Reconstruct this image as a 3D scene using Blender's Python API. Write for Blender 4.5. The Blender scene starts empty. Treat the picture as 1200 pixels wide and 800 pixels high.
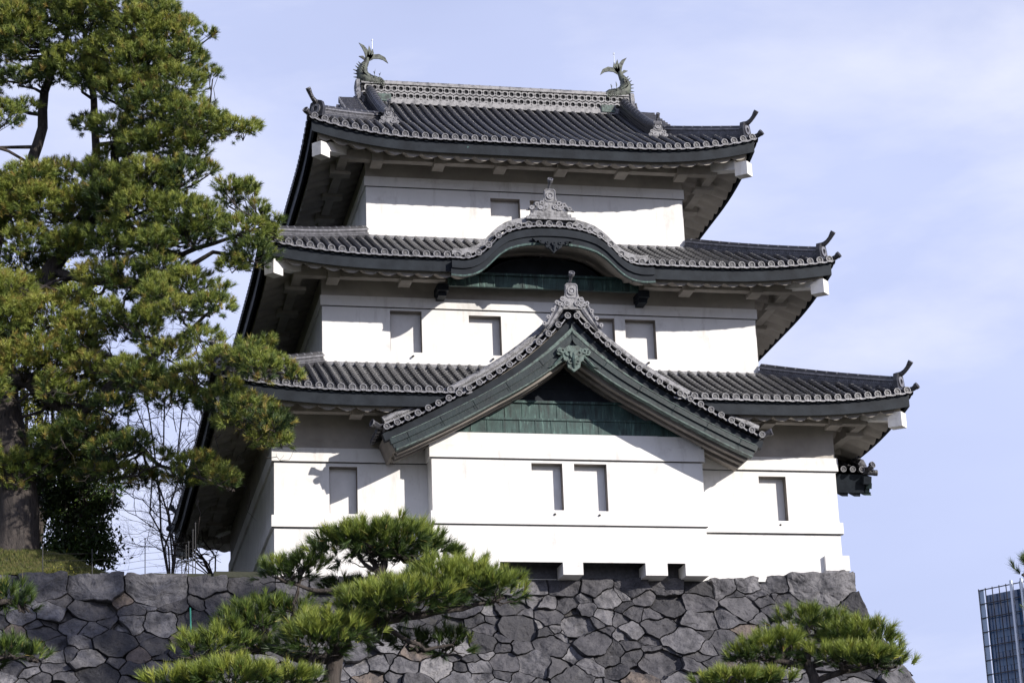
import bpy, math, random
import numpy as np
from math import radians, sin, cos, pi
from mathutils import Vector, Matrix
from mathutils.noise import noise as mnoise
random.seed(7); rng = np.random.default_rng(7)
SC = bpy.context.scene; COL = SC.collection
# ------------------------------------------------------------------ camera
CAM = np.array([-6.1104517, -59.705816, -13.766267])
F_PX, YAW, PITCH, ROLL = 2673.37, 0.2116978, 0.3206848, -0.0376967
_f = np.array([sin(YAW)*cos(PITCH), cos(YAW)*cos(PITCH), sin(PITCH)])
_r = np.cross(_f, [0, 0, 1]); _r /= np.linalg.norm(_r); _u = np.cross(_r, _f)
c_, s_ = cos(ROLL), sin(ROLL)
RT, UP = c_*_r+s_*_u, -s_*_r+c_*_u
cam = bpy.data.cameras.new('camera'); camo = bpy.data.objects.new('camera', cam); COL.objects.link(camo)
cam.sensor_fit = 'HORIZONTAL'; cam.sensor_width = 36; cam.lens = 36*F_PX/1200; cam.clip_start = .5; cam.clip_end = 6000
M = Matrix(((RT[0], UP[0], -_f[0], CAM[0]), (RT[1], UP[1], -_f[1], CAM[1]), (RT[2], UP[2], -_f[2], CAM[2]), (0, 0, 0, 1)))
camo.matrix_world = M; SC.camera = camo
def at(x, y, Y):
    """point on the photo ray (x, y) at world depth Y"""
    d = _f*F_PX + RT*(x-600) + UP*(400-y)
    return CAM + d*((Y-CAM[1])/d[1])
# ------------------------------------------------------------------ light
SUN_EL, SUN_AZ = radians(21.8), radians(139.5)      # azimuth clockwise from +Y
sdir = Vector((sin(SUN_AZ)*cos(SUN_EL), cos(SUN_AZ)*cos(SUN_EL), sin(SUN_EL)))
W = bpy.data.worlds.new('World'); SC.world = W; W.use_nodes = True
nt = W.node_tree; nt.nodes.clear()
def N(nt, t, **k):
    n = nt.nodes.new(t)
    for a, b in k.items():
        if a.startswith('i_'): n.inputs[a[2:].replace('_', ' ')].default_value = b
        else: setattr(n, a, b)
    return n
sky = N(nt, 'ShaderNodeTexSky', sky_type='NISHITA', sun_disc=False, sun_elevation=SUN_EL, sun_rotation=SUN_AZ,
        air_density=1.0, dust_density=.5, ozone_density=2.5, altitude=0)
tc = N(nt, 'ShaderNodeTexCoord'); mp = N(nt, 'ShaderNodeMapping'); mp.inputs['Scale'].default_value = (1.2, 1.2, 3.2); mp.inputs['Rotation'].default_value = (.35, .5, .3)
no = N(nt, 'ShaderNodeTexNoise'); no.inputs['Scale'].default_value = 2.4; no.inputs['Detail'].default_value = 5; no.inputs['Roughness'].default_value = .5; no.inputs['Distortion'].default_value = .15
cr = N(nt, 'ShaderNodeValToRGB'); cr.color_ramp.elements[0].position = .34; cr.color_ramp.elements[0].color = (.72, .72, .72, 1); cr.color_ramp.elements[1].position = .70; cr.color_ramp.elements[1].color = (.92, .92, .92, 1)
tint = N(nt, 'ShaderNodeMixRGB', blend_type='MULTIPLY'); tint.inputs[0].default_value = 1; tint.inputs[2].default_value = (1.0, .87, 1.06, 1)
cl = N(nt, 'ShaderNodeMixRGB'); cl.inputs[2].default_value = (7.1, 7.9, 11.3, 1)
bg = N(nt, 'ShaderNodeBackground'); bg.inputs[1].default_value = .085; wo = N(nt, 'ShaderNodeOutputWorld')
L = nt.links.new
L(tc.outputs['Generated'], mp.inputs[0]); L(mp.outputs[0], no.inputs['Vector']); L(no.outputs[0], cr.inputs[0])
L(sky.outputs[0], tint.inputs[1]); L(tint.outputs[0], cl.inputs[1])
sx = N(nt, 'ShaderNodeSeparateXYZ'); L(tc.outputs['Generated'], sx.inputs[0])
mr = N(nt, 'ShaderNodeMapRange', interpolation_type='SMOOTHSTEP'); mr.inputs['From Min'].default_value = .42; mr.inputs['From Max'].default_value = .8; mr.inputs['To Min'].default_value = 1; mr.inputs['To Max'].default_value = .12; L(sx.outputs[2], mr.inputs[0])
mu_ = N(nt, 'ShaderNodeMath', operation='MULTIPLY'); L(cr.outputs[0], mu_.inputs[0]); L(mr.outputs[0], mu_.inputs[1]); L(mu_.outputs[0], cl.inputs[0])
mp2 = N(nt, 'ShaderNodeMapping'); mp2.inputs['Scale'].default_value = (1.6, 2.2, 5.); mp2.inputs['Rotation'].default_value = (.5, .75, .2); mp2.inputs['Location'].default_value = (.35, .1, .6); L(tc.outputs['Generated'], mp2.inputs[0])
n2 = N(nt, 'ShaderNodeTexNoise'); n2.inputs['Scale'].default_value = 2.1; n2.inputs['Detail'].default_value = 7; n2.inputs['Roughness'].default_value = .56; n2.inputs['Distortion'].default_value = .25; L(mp2.outputs[0], n2.inputs['Vector'])
c2 = N(nt, 'ShaderNodeValToRGB'); c2.color_ramp.elements[0].position = .46; c2.color_ramp.elements[0].color = (0, 0, 0, 1); c2.color_ramp.elements[1].position = .74; c2.color_ramp.elements[1].color = (.7, .7, .7, 1); L(n2.outputs[0], c2.inputs[0])
m3 = N(nt, 'ShaderNodeMath', operation='MULTIPLY'); L(c2.outputs[0], m3.inputs[0]); L(mr.outputs[0], m3.inputs[1])
ci = N(nt, 'ShaderNodeMixRGB'); ci.inputs[2].default_value = (9.9, 10.1, 11.4, 1); L(m3.outputs[0], ci.inputs[0]); L(cl.outputs[0], ci.inputs[1]); L(ci.outputs[0], bg.inputs[0]); L(bg.outputs[0], wo.inputs[0])
sl = bpy.data.lights.new('sun', 'SUN'); sl.energy = 4.6; sl.angle = radians(.5); sl.color = (1, .94, .86)
so = bpy.data.objects.new('sun', sl); COL.objects.link(so); so.rotation_euler = sdir.to_track_quat('Z', 'Y').to_euler()
SC.view_settings.view_transform = 'Standard'; SC.view_settings.look = 'None'; SC.view_settings.exposure = .24; SC.view_settings.gamma = 1
# ------------------------------------------------------------------ helpers
def tag(o, label=None, cat=None, group=None, kind=None):
    if label: o['label'] = label
    if cat: o['category'] = cat
    if group: o['group'] = group
    if kind: o['kind'] = kind
    return o
def empty(name, loc=(0, 0, 0), parent=None):
    o = bpy.data.objects.new(name, None); COL.objects.link(o); o.location = loc
    if parent: o.parent = parent
    return o
class MB:
    def __init__(s): s.v = []; s.f = []; s.m = []
    def add(s, vs, fs, mi=0):
        b = len(s.v); s.v.extend([tuple(map(float, v)) for v in vs])
        s.f.extend([tuple(i+b for i in f) for f in fs]); s.m.extend([mi]*len(fs))
    def box(s, x0, x1, y0, y1, z0, z1, mi=0):
        s.add([(x, y, z) for z in (z0, z1) for y in (y0, y1) for x in (x0, x1)],
              [(0, 2, 3, 1), (4, 5, 7, 6), (0, 1, 5, 4), (2, 6, 7, 3), (0, 4, 6, 2), (1, 3, 7, 5)], mi)
    def hexa(s, p, mi=0):      # 8 points, bottom 4 then top 4 (loop order)
        s.add(p, [(3, 2, 1, 0), (4, 5, 6, 7), (0, 1, 5, 4), (1, 2, 6, 5), (2, 3, 7, 6), (3, 0, 4, 7)], mi)
    def grid(s, rows, mi=0, flip=False):
        n = len(rows[0]); vs = [p for r in rows for p in r]; fs = []
        for i in range(len(rows)-1):
            for j in range(n-1):
                q = (i*n+j, i*n+j+1, (i+1)*n+j+1, (i+1)*n+j)
                fs.append(q[::-1] if flip else q)
        s.add(vs, fs, mi)
    def tube(s, path, rad, n=8, caps=True, mi=0, ph=0.):
        P = [Vector(p) for p in path]; k = len(P)
        if not hasattr(rad, '__len__'): rad = [rad]*k
        rings = []; prev = None
        for i in range(k):
            t = (P[min(i+1, k-1)]-P[max(i-1, 0)])
            if t.length < 1e-9: t = Vector((0, 0, 1))
            t.normalize()
            if prev is None:
                a = Vector((0, 0, 1)) if abs(t.z) < .9 else Vector((1, 0, 0)); x = t.cross(a).normalized()
            else: x = (prev - t*prev.dot(t)); x = x.normalized() if x.length > 1e-6 else t.orthogonal().normalized()
            prev = x; y = t.cross(x)
            rings.append([P[i]+(x*cos(ph+2*pi*j/n)+y*sin(ph+2*pi*j/n))*rad[i] for j in range(n)])
        vs = [p for r in rings for p in r]; fs = []
        for i in range(k-1):
            for j in range(n):
                fs.append((i*n+j, i*n+(j+1) % n, (i+1)*n+(j+1) % n, (i+1)*n+j))
        if caps: fs += [tuple(range(n))[::-1], tuple((k-1)*n+j for j in range(n))]
        s.add(vs, fs, mi)
    def prism(s, poly, f, mi=0):   # poly: 2D list; f(u, v, t) -> xyz for t in 0, 1
        n = len(poly); vs = [f(u, v, 0) for u, v in poly]+[f(u, v, 1) for u, v in poly]
        s.add(vs, [tuple(range(n)), tuple(range(n, 2*n))[::-1]]+[(i, i+n, (i+1) % n+n, (i+1) % n) for i in range(n)], mi)
    def ring(s, c, a, b, r0, r1, h, n=12, mi=0):   # raised annulus: centre, two axes, inner, outer, height along a x b
        c, a, b = Vector(c), Vector(a), Vector(b); w = a.cross(b).normalized()*h; vs = []
        for r, q in ((r1, 0), (r1, 1), (r0, 1), (r0, 0)):
            vs += [c+w*q+(a*cos(2*pi*j/n)+b*sin(2*pi*j/n))*r for j in range(n)]
        s.add(vs, [(k*n+j, k*n+(j+1) % n, (k+1)*n+(j+1) % n, (k+1)*n+j) for k in range(3) for j in range(n)], mi)
    def build(s, name, mats, parent=None, smooth=False, loc=None):
        me = bpy.data.meshes.new(name); me.from_pydata(s.v, [], s.f)
        for m in (mats if isinstance(mats, (list, tuple)) else [mats]): me.materials.append(m)
        me.polygons.foreach_set('material_index', s.m)
        if smooth: me.polygons.foreach_set('use_smooth', [True]*len(s.f))
        me.update()
        o = bpy.data.objects.new(name, me); COL.objects.link(o)
        if parent: o.parent = parent
        if loc: o.location = loc
        return o
def smooth_angle(o, ang=40):
    import bmesh
    bm = bmesh.new(); bm.from_mesh(o.data); bmesh.ops.recalc_face_normals(bm, faces=bm.faces)
    for e in bm.edges:
        e.smooth = not (len(e.link_faces) == 2 and e.calc_face_angle(0) > radians(ang))
    for f in bm.faces: f.smooth = True
    bm.to_mesh(o.data); bm.free()
def smoothstep(x, a, b):
    t = min(1, max(0, (x-a)/(b-a))); return t*t*(3-2*t)
# ------------------------------------------------------------------ materials
def mat(name, base=(.5, .5, .5), rough=.7, var=None, scale=2., bump=0., bscale=20., metal=0., spec=.5, streak=None, attr=None, stretch=(1, 1, 1), detail=6, lo=.35, hi=.7, extra=None):
    m = bpy.data.materials.new(name); m.use_nodes = True; t = m.node_tree; b = t.nodes['Principled BSDF']; L = t.links.new
    b.inputs['Roughness'].default_value = rough; b.inputs['Metallic'].default_value = metal; b.inputs['Specular IOR Level'].default_value = spec
    tcn = N(t, 'ShaderNodeTexCoord'); mpn = N(t, 'ShaderNodeMapping'); mpn.inputs['Scale'].default_value = stretch; L(tcn.outputs['Object'], mpn.inputs[0])
    vec = mpn.outputs[0]; colr = N(t, 'ShaderNodeRGB'); colr.outputs[0].default_value = (*base, 1); out = colr.outputs[0]
    def noise(sc, det=6, r=.6, v=None):
        n = N(t, 'ShaderNodeTexNoise'); n.inputs['Scale'].default_value = sc; n.inputs['Detail'].default_value = det; n.inputs['Roughness'].default_value = r
        L(v or vec, n.inputs['Vector']); return n
    def layer(out, fac_sock, col, lo, hi, amt=1.):
        r = N(t, 'ShaderNodeMapRange'); r.inputs['From Min'].default_value = lo; r.inputs['From Max'].default_value = hi; r.inputs['To Max'].default_value = amt; L(fac_sock, r.inputs[0])
        x = N(t, 'ShaderNodeMixRGB'); L(r.outputs[0], x.inputs[0]); L(out, x.inputs[1]); x.inputs[2].default_value = (*col, 1); return x.outputs[0]
    if attr:
        an = N(t, 'ShaderNodeAttribute'); an.attribute_name = 'tone'
        rp = N(t, 'ShaderNodeValToRGB'); els = rp.color_ramp.elements
        for i, (p, c) in enumerate(attr):
            e = els[i] if i < 2 else els.new(p)
            e.position = p; e.color = (*c, 1)
        L(an.outputs['Fac'], rp.inputs[0]); out = rp.outputs[0]
    if var: out = layer(out, noise(scale, detail).outputs[0], var, lo, hi)
    for (col, sc, l, h, st, am) in (extra or []):
        mm = N(t, 'ShaderNodeMapping'); mm.inputs['Scale'].default_value = st; L(tcn.outputs['Object'], mm.inputs[0])
        out = layer(out, noise(sc, 8, .65, mm.outputs[0]).outputs[0], col, l, h, am)
    L(out, b.inputs['Base Color'])
    if bump:
        bn = N(t, 'ShaderNodeBump'); bn.inputs['Strength'].default_value = bump; bn.inputs['Distance'].default_value = .06
        L(noise(bscale, 8, .65).outputs[0], bn.inputs['Height']); L(bn.outputs[0], b.inputs['Normal'])
    return m
PLASTER = mat('white_plaster', (.82, .81, .79), .8, (.74, .73, .71), 1.3, .12, 6, spec=.2,
              extra=[((.46, .43, .40), 2.6, .54, .80, (1, 1, .22), .8), ((.36, .33, .31), 9, .66, .82, (.25, .25, 1), .7), ((.40, .38, .36), 1.1, .58, .76, (1, 1, 1), .5)])
PLASTER_SHADED = mat('shaded_plaster', (.28, .255, .23), .85, (.17, .155, .14), 1.6, .15, 6, spec=.2,  # plaster darkened for soffits and recesses, their shade put into the colour
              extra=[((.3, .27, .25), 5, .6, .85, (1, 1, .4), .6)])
SHUTTER = mat('shutter_plaster', (.80, .79, .78), .8, (.70, .69, .67), 2.5, .1, 8, spec=.2, extra=[((.4, .37, .34), 5, .62, .85, (1, 1, .3), .6)])
EAVE = mat('eave_plaster', (.40, .37, .335), .85, (.27, .25, .225), 1.6, .15, 6, spec=.2, extra=[((.26, .23, .2), 5, .6, .85, (1, 1, .4), .6)])  # soffit plaster, underside shade emulated by a darker colour
FRIEZE = mat('weathered_shaded_plaster', (.48, .45, .41), .85, (.34, .315, .29), 1.1, .15, 6, spec=.2, extra=[((.30, .27, .24), 2.6, .52, .8, (.5, 1, 1.4), .7)])  # weathered tone, with shade under the eaves also put into the colour
TILE = mat('grey_roof_tile', (.042, .042, .049), .30, (.016, .016, .020), 4, .35, 30, spec=.6,
           extra=[((.15, .15, .17), 7, .6, .78, (1, 1, 1), .7), ((.10, .08, .06), 3.1, .62, .8, (1, 1, 1), .6)])
RIDGE_PALE = mat('limewashed_ridge_tile', (.29, .285, .29), .5, (.11, .11, .115), 6, .25, 30, spec=.5, lo=.45, hi=.65)
TILE_EDGE = mat('worn_tile_edge', (.24, .24, .265), .38, (.08, .08, .09), 9, .2, 30, spec=.5)
TILE_LIGHT = mat('pale_ridge_tile', (.21, .21, .225), .42, (.055, .055, .062), 7, .25, 30, spec=.5, lo=.45, hi=.62)
COPPER_DARK = mat('dark_copper', (.010, .013, .018), .6, (.022, .028, .036), 2.2, .1, 12, spec=.15, metal=.0,
                  extra=[((.2, .42, .38), 2.3, .70, .76, (1, 1, 2.2), .8)])
GABLE = mat('gable_copper', (.008, .014, .016), .38, (.018, .033, .034), 2.2, .1, 14, spec=.35, extra=[((.16, .25, .22), 5, .66, .80, (1, 1, .5), .7)])
COPPER = mat('green_copper', (.022, .050, .047), .5, (.050, .105, .095), 3, .1, 14, spec=.35,
             extra=[((.012, .022, .022), 4, .48, .64, (2.5, 1, .25), .85), ((.22, .38, .33), 6, .56, .74, (2, 1, .2), .75)])
COPPER_PALE = mat('pale_copper', (.08, .125, .11), .55, (.025, .036, .033), 7, .3, 20, spec=.5, lo=.45, hi=.62, extra=[((.34, .5, .45), 9, .66, .8, (1, 1, 1), .6)])
BRONZE = mat('weathered_bronze', (.11, .125, .10), .55, (.03, .033, .03), 8, .4, 24, spec=.5, lo=.45, hi=.62, extra=[((.36, .42, .34), 9, .64, .8, (1, 1, 1), .6)])
CAP = mat('tile_end_face', (.030, .030, .036), .5, (.07, .07, .08), 12)
DARK = mat('dark_void', (.02, .02, .022), .9)
STONE = mat('wall_stone', rough=.88, attr=[(0, (.055, .054, .058)), (1, (.25, .20, .16)), (.40, (.105, .102, .112)), (.72, (.205, .20, .212)), (.9, (.27, .26, .26)), (.955, (.15, .125, .115))], bump=1., bscale=7, spec=.25,
            var=(.045, .045, .052), scale=2.3, lo=.42, hi=.7, extra=[((.22, .22, .225), 3.1, .60, .80, (1, 1, 1), .6), ((.018, .018, .02), 16, .54, .70, (1, 1, 1), .75), ((.25, .25, .25), 22, .62, .75, (1, 1, 1), .5)])
STONE_DARK = mat('packing_stone', (.07, .067, .067), .95, (.03, .03, .03), 6, .8, 12)
BARK = mat('pine_bark', (.075, .062, .055), .9, (.03, .025, .024), 5, 1., 7, stretch=(1, 1, .3), extra=[((.15, .135, .125), 6, .58, .75, (1.6, 1.6, .35), .8), ((.012, .01, .01), 9, .55, .62, (1.8, 1.8, .3), .9)])
TWIG = mat('bare_twig', (.06, .05, .045), .9, (.16, .135, .12), 3, .3, 20)
NEEDLE = mat('pine_needles', rough=.5, attr=[(0, (.016, .034, .010)), (1, (.30, .17, .065)), (.34, (.050, .085, .020)), (.58, (.19, .24, .045)), (.93, (.31, .32, .065))], spec=.35)
NEEDLE_B = mat('niwaki_needles', rough=.45, attr=[(0, (.016, .036, .010)), (1, (.28, .2, .06)), (.3, (.07, .115, .022)), (.60, (.21, .265, .045)), (.94, (.34, .37, .07))], spec=.4)
LEAF = mat('broad_leaves', rough=.4, attr=[(0, (.016, .034, .012)), (1, (.24, .26, .04)), (.5, (.045, .085, .020)), (.85, (.10, .15, .03))], spec=.5)
LEAF_Y = mat('yellow_leaves', rough=.5, attr=[(0, (.05, .075, .016)), (1, (.48, .44, .08)), (.5, (.16, .18, .035))], spec=.4)
GRASSM = mat('dry_grass_bank', (.085, .075, .035), .95, (.05, .07, .02), 1.5, .8, 30, extra=[((.16, .12, .06), 7, .5, .7, (1, 1, 1), .8)])
GRASSB = mat('grass_blades', rough=.8, attr=[(0, (.05, .075, .02)), (1, (.24, .2, .09)), (.5, (.11, .13, .035))], spec=.2)
EARTH = mat('packed_earth', (.06, .06, .045), .95, (.035, .04, .025), .6, .4, 8)
METAL = mat('dark_steel', (.03, .03, .033), .6)
STEELW = mat('pale_steel', (.62, .66, .72), .35, metal=.2)
GREENPIPE = mat('green_plastic', (.06, .33, .25), .5)
GLASS = mat('tower_glass', (.014, .045, .11), .12, (.045, .12, .23), .18, spec=.9, lo=.4, hi=.6)
SPAND = mat('spandrel_glass', (.10, .17, .28), .3, spec=.6)
PALEG = mat('screen_glass', (.33, .43, .55), .25, spec=.6)
# ------------------------------------------------------------------ sweeps used by roofs
def sweep(mb, path, prof, mi=0, lat=None, closed=True):
    """profile [(side, up)] swept along path; side is horizontal unless lat is given"""
    P = [Vector(p) for p in path]; k = len(P); n = len(prof); rings = []
    for i in range(k):
        t = (P[min(i+1, k-1)]-P[max(i-1, 0)]).normalized()
        a = Vector(lat) if lat else Vector((t.y, -t.x, 0)).normalized()
        u = a.cross(t).normalized()
        if u.z < 0: u = -u
        rings.append([P[i]+a*p[0]+u*p[1] for p in prof])
    vs = [p for r in rings for p in r]; fs = []
    for i in range(k-1):
        for j in range(n if closed else n-1):
            fs.append((i*n+j, i*n+(j+1) % n, (i+1)*n+(j+1) % n, (i+1)*n+j))
    if closed: fs += [tuple(range(n))[::-1], tuple((k-1)*n+j for j in range(n))]
    mb.add(vs, fs, mi)
def rect(w, z0, z1): return [(-w/2, z0), (w/2, z0), (w/2, z1), (-w/2, z1)]
def half_round(r, z, n=8): return [(r*cos(pi*i/n), z+r*sin(pi*i/n)) for i in range(n+1)]
def arc_pts(path, step):
    P = [Vector(p) for p in path]; out = []; acc = 0.; nxt = step/2
    for a, b in zip(P, P[1:]):
        l = (b-a).length
        while nxt <= acc+l:
            out.append((a+(b-a)*((nxt-acc)/l), (b-a).normalized())); nxt += step
        acc += l
    return out
def ridge(name, path, w, h, parent, lattice=True, mats=None, lat=None, pale=False, rows=None):
    mb = MB(); c = .07*h/.38
    mats = mats or [TILE_LIGHT if pale else TILE, TILE_EDGE, TILE]
    sweep(mb, path, rect(w, -.12, .05), 0, lat)
    hb, ht = .05, h-.17
    if lattice:
        sweep(mb, path, rect(w*.52, hb, ht), 2, lat)
        rows = rows or max(1, int(round((ht-hb)/.11))); rh = (ht-hb)/rows
        for k in range(rows):
            for p, t in arc_pts(path, rh*.86):
                a = Vector(lat) if lat else Vector((t.y, -t.x, 0)).normalized(); u = a.cross(t).normalized()
                if u.z < 0: u = -u
                for sgn in (-1, 1):
                    cc = p+a*sgn*w*.26+u*(hb+rh*(k+.5))+t*(rh*.43 if k % 2 else 0)
                    aa, bb = (t, u) if (t.cross(u)).dot(a)*sgn > 0 else (u, t)
                    mb.ring(cc, aa, bb, rh*.30, rh*.52, w*.14, 8, 1)
    else:
        q = 3
        for k in range(q):
            z0 = hb+(ht-hb)*k/q; sweep(mb, path, rect(w*(.86 if k % 2 else .8), z0+.012, z0+(ht-hb)/q), 0, lat)
            sweep(mb, path, rect(w*.7, z0, z0+.012), 2, lat)
    sweep(mb, path, rect(w*1.04, ht, ht+.045), 1 if lattice else 0, lat)
    sweep(mb, path, rect(w*.8, ht+.045, ht+.085), 0, lat)
    sweep(mb, path, half_round(w*.31, ht+.085), 0, lat)
    for p, t in arc_pts(path, .34):
        sweep(mb, [p-t*.02, p+t*.02], half_round(w*.33, ht+.085), 1, lat)
    return mb.build(name, mats, parent)
def disc_cap(mb, c, out, r=.088, up=(0, 0, 1)):
    """round tile end facing `out`: drum, raised pale ring, centre boss"""
    c, o = Vector(c), Vector(out).normalized(); u = Vector(up); a = o.cross(u).normalized(); u = a.cross(o)
    n = 12; vs = []
    for q in (-.07, 0.): vs += [c+o*q+(a*cos(2*pi*j/n)+u*sin(2*pi*j/n))*r for j in range(n)]
    mb.add(vs, [(j, (j+1) % n, n+(j+1) % n, n+j) for j in range(n)], 0)
    mb.add(vs[n:], [tuple(range(n))], 3)
    mb.ring(c, u, a, r*.80, r*1.02, .022 if u.cross(a).dot(o) > 0 else -.022, n, 1)
    mb.ring(c, u, a, r*.0, r*.34, .010 if u.cross(a).dot(o) > 0 else -.010, 6, 0)
def tile_row(mb, P, along, r=.072, n=6, step=.27):
    """half round tile row following the polyline P (from the eave up), joints every step"""
    A = Vector(along); pts = [Vector(p) for p in P]; L_ = sum((b-a).length for a, b in zip(pts, pts[1:]))
    if L_ < .05: return
    k = max(1, int(round(L_/step))); rings = []
    def pos(d):
        for a, b in zip(pts, pts[1:]):
            l = (b-a).length
            if d <= l+1e-6: return a+(b-a)*(d/l), (b-a).normalized()
            d -= l
        return pts[-1], (pts[-1]-pts[-2]).normalized()
    for i in range(k):
        for q, rr in ((0., r*1.12), (.14, r*1.10), (.16, r), (.98, r)):
            p, t = pos(min(L_, (i+q)*L_/k)); u = A.cross(t).normalized()
            if u.z < 0: u = -u
            rings.append([p+A*(rr*cos(pi*j/n))+u*(rr*sin(pi*j/n)) for j in range(n+1)])
    mb.grid(rings, 0)
# ------------------------------------------------------------------ skirt roofs with upturned corners
class Roof:
    def __init__(s, X0, X1, Y0, Y1, ze, a, b, U, LU, T, bump=None, top=None):
        s.X0, s.X1, s.Y0, s.Y1, s.ze, s.a, s.b, s.U, s.LU, s.T, s.bump, s.top = X0, X1, Y0, Y1, ze, a, b, U, LU, T, bump, top
    def up(s, x, y):
        dx = min(x-s.X0, s.X1-x); dy = min(y-s.Y0, s.Y1-y); m = max(0, min(dx, dy))
        return s.U*max(0, 1-abs(dx-dy)/s.LU)**2.3*max(0, 1-m/s.T)
    def m(s, x, y):
        dx = min(x-s.X0, s.X1-x); dy = min(y-s.Y0, s.Y1-y)
        if s.top and dx > s.top-.02: return dy
        return min(dx, dy)
    def Z(s, x, y, side=None):
        m = s.m(x, y); z = s.ze+s.a*m+s.b*m*max(m, 0)+s.up(x, y)
        if s.bump and y < s.Y0+s.T: z = max(z, s.bump(x))
        return z
    def xy(s, side, q, m):
        return [(s.X0+q, s.Y0+m), (s.X1-m, s.Y0+q), (s.X1-q, s.Y1-m), (s.X0+m, s.Y1-q)][side]
    def L(s, side): return (s.X1-s.X0) if side in (0, 2) else (s.Y1-s.Y0)
    def dirs(s, side): return [((1, 0, 0), (0, -1, 0)), ((0, 1, 0), (1, 0, 0)), ((-1, 0, 0), (0, 1, 0)), ((0, -1, 0), (-1, 0, 0))][side]
    def tmax(s, side, q):
        L_ = s.L(side); e = min(q, L_-q)
        if s.top:
            if side in (0, 2): return (s.Y1-s.Y0)/2 if e > s.top else e
            return min(e, s.top+.55)
        return min(e, s.T)
    def P(s, side, q, m, dz=0.):
        x, y = s.xy(side, q, m); return (x, y, s.Z(x, y)+dz)
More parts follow.
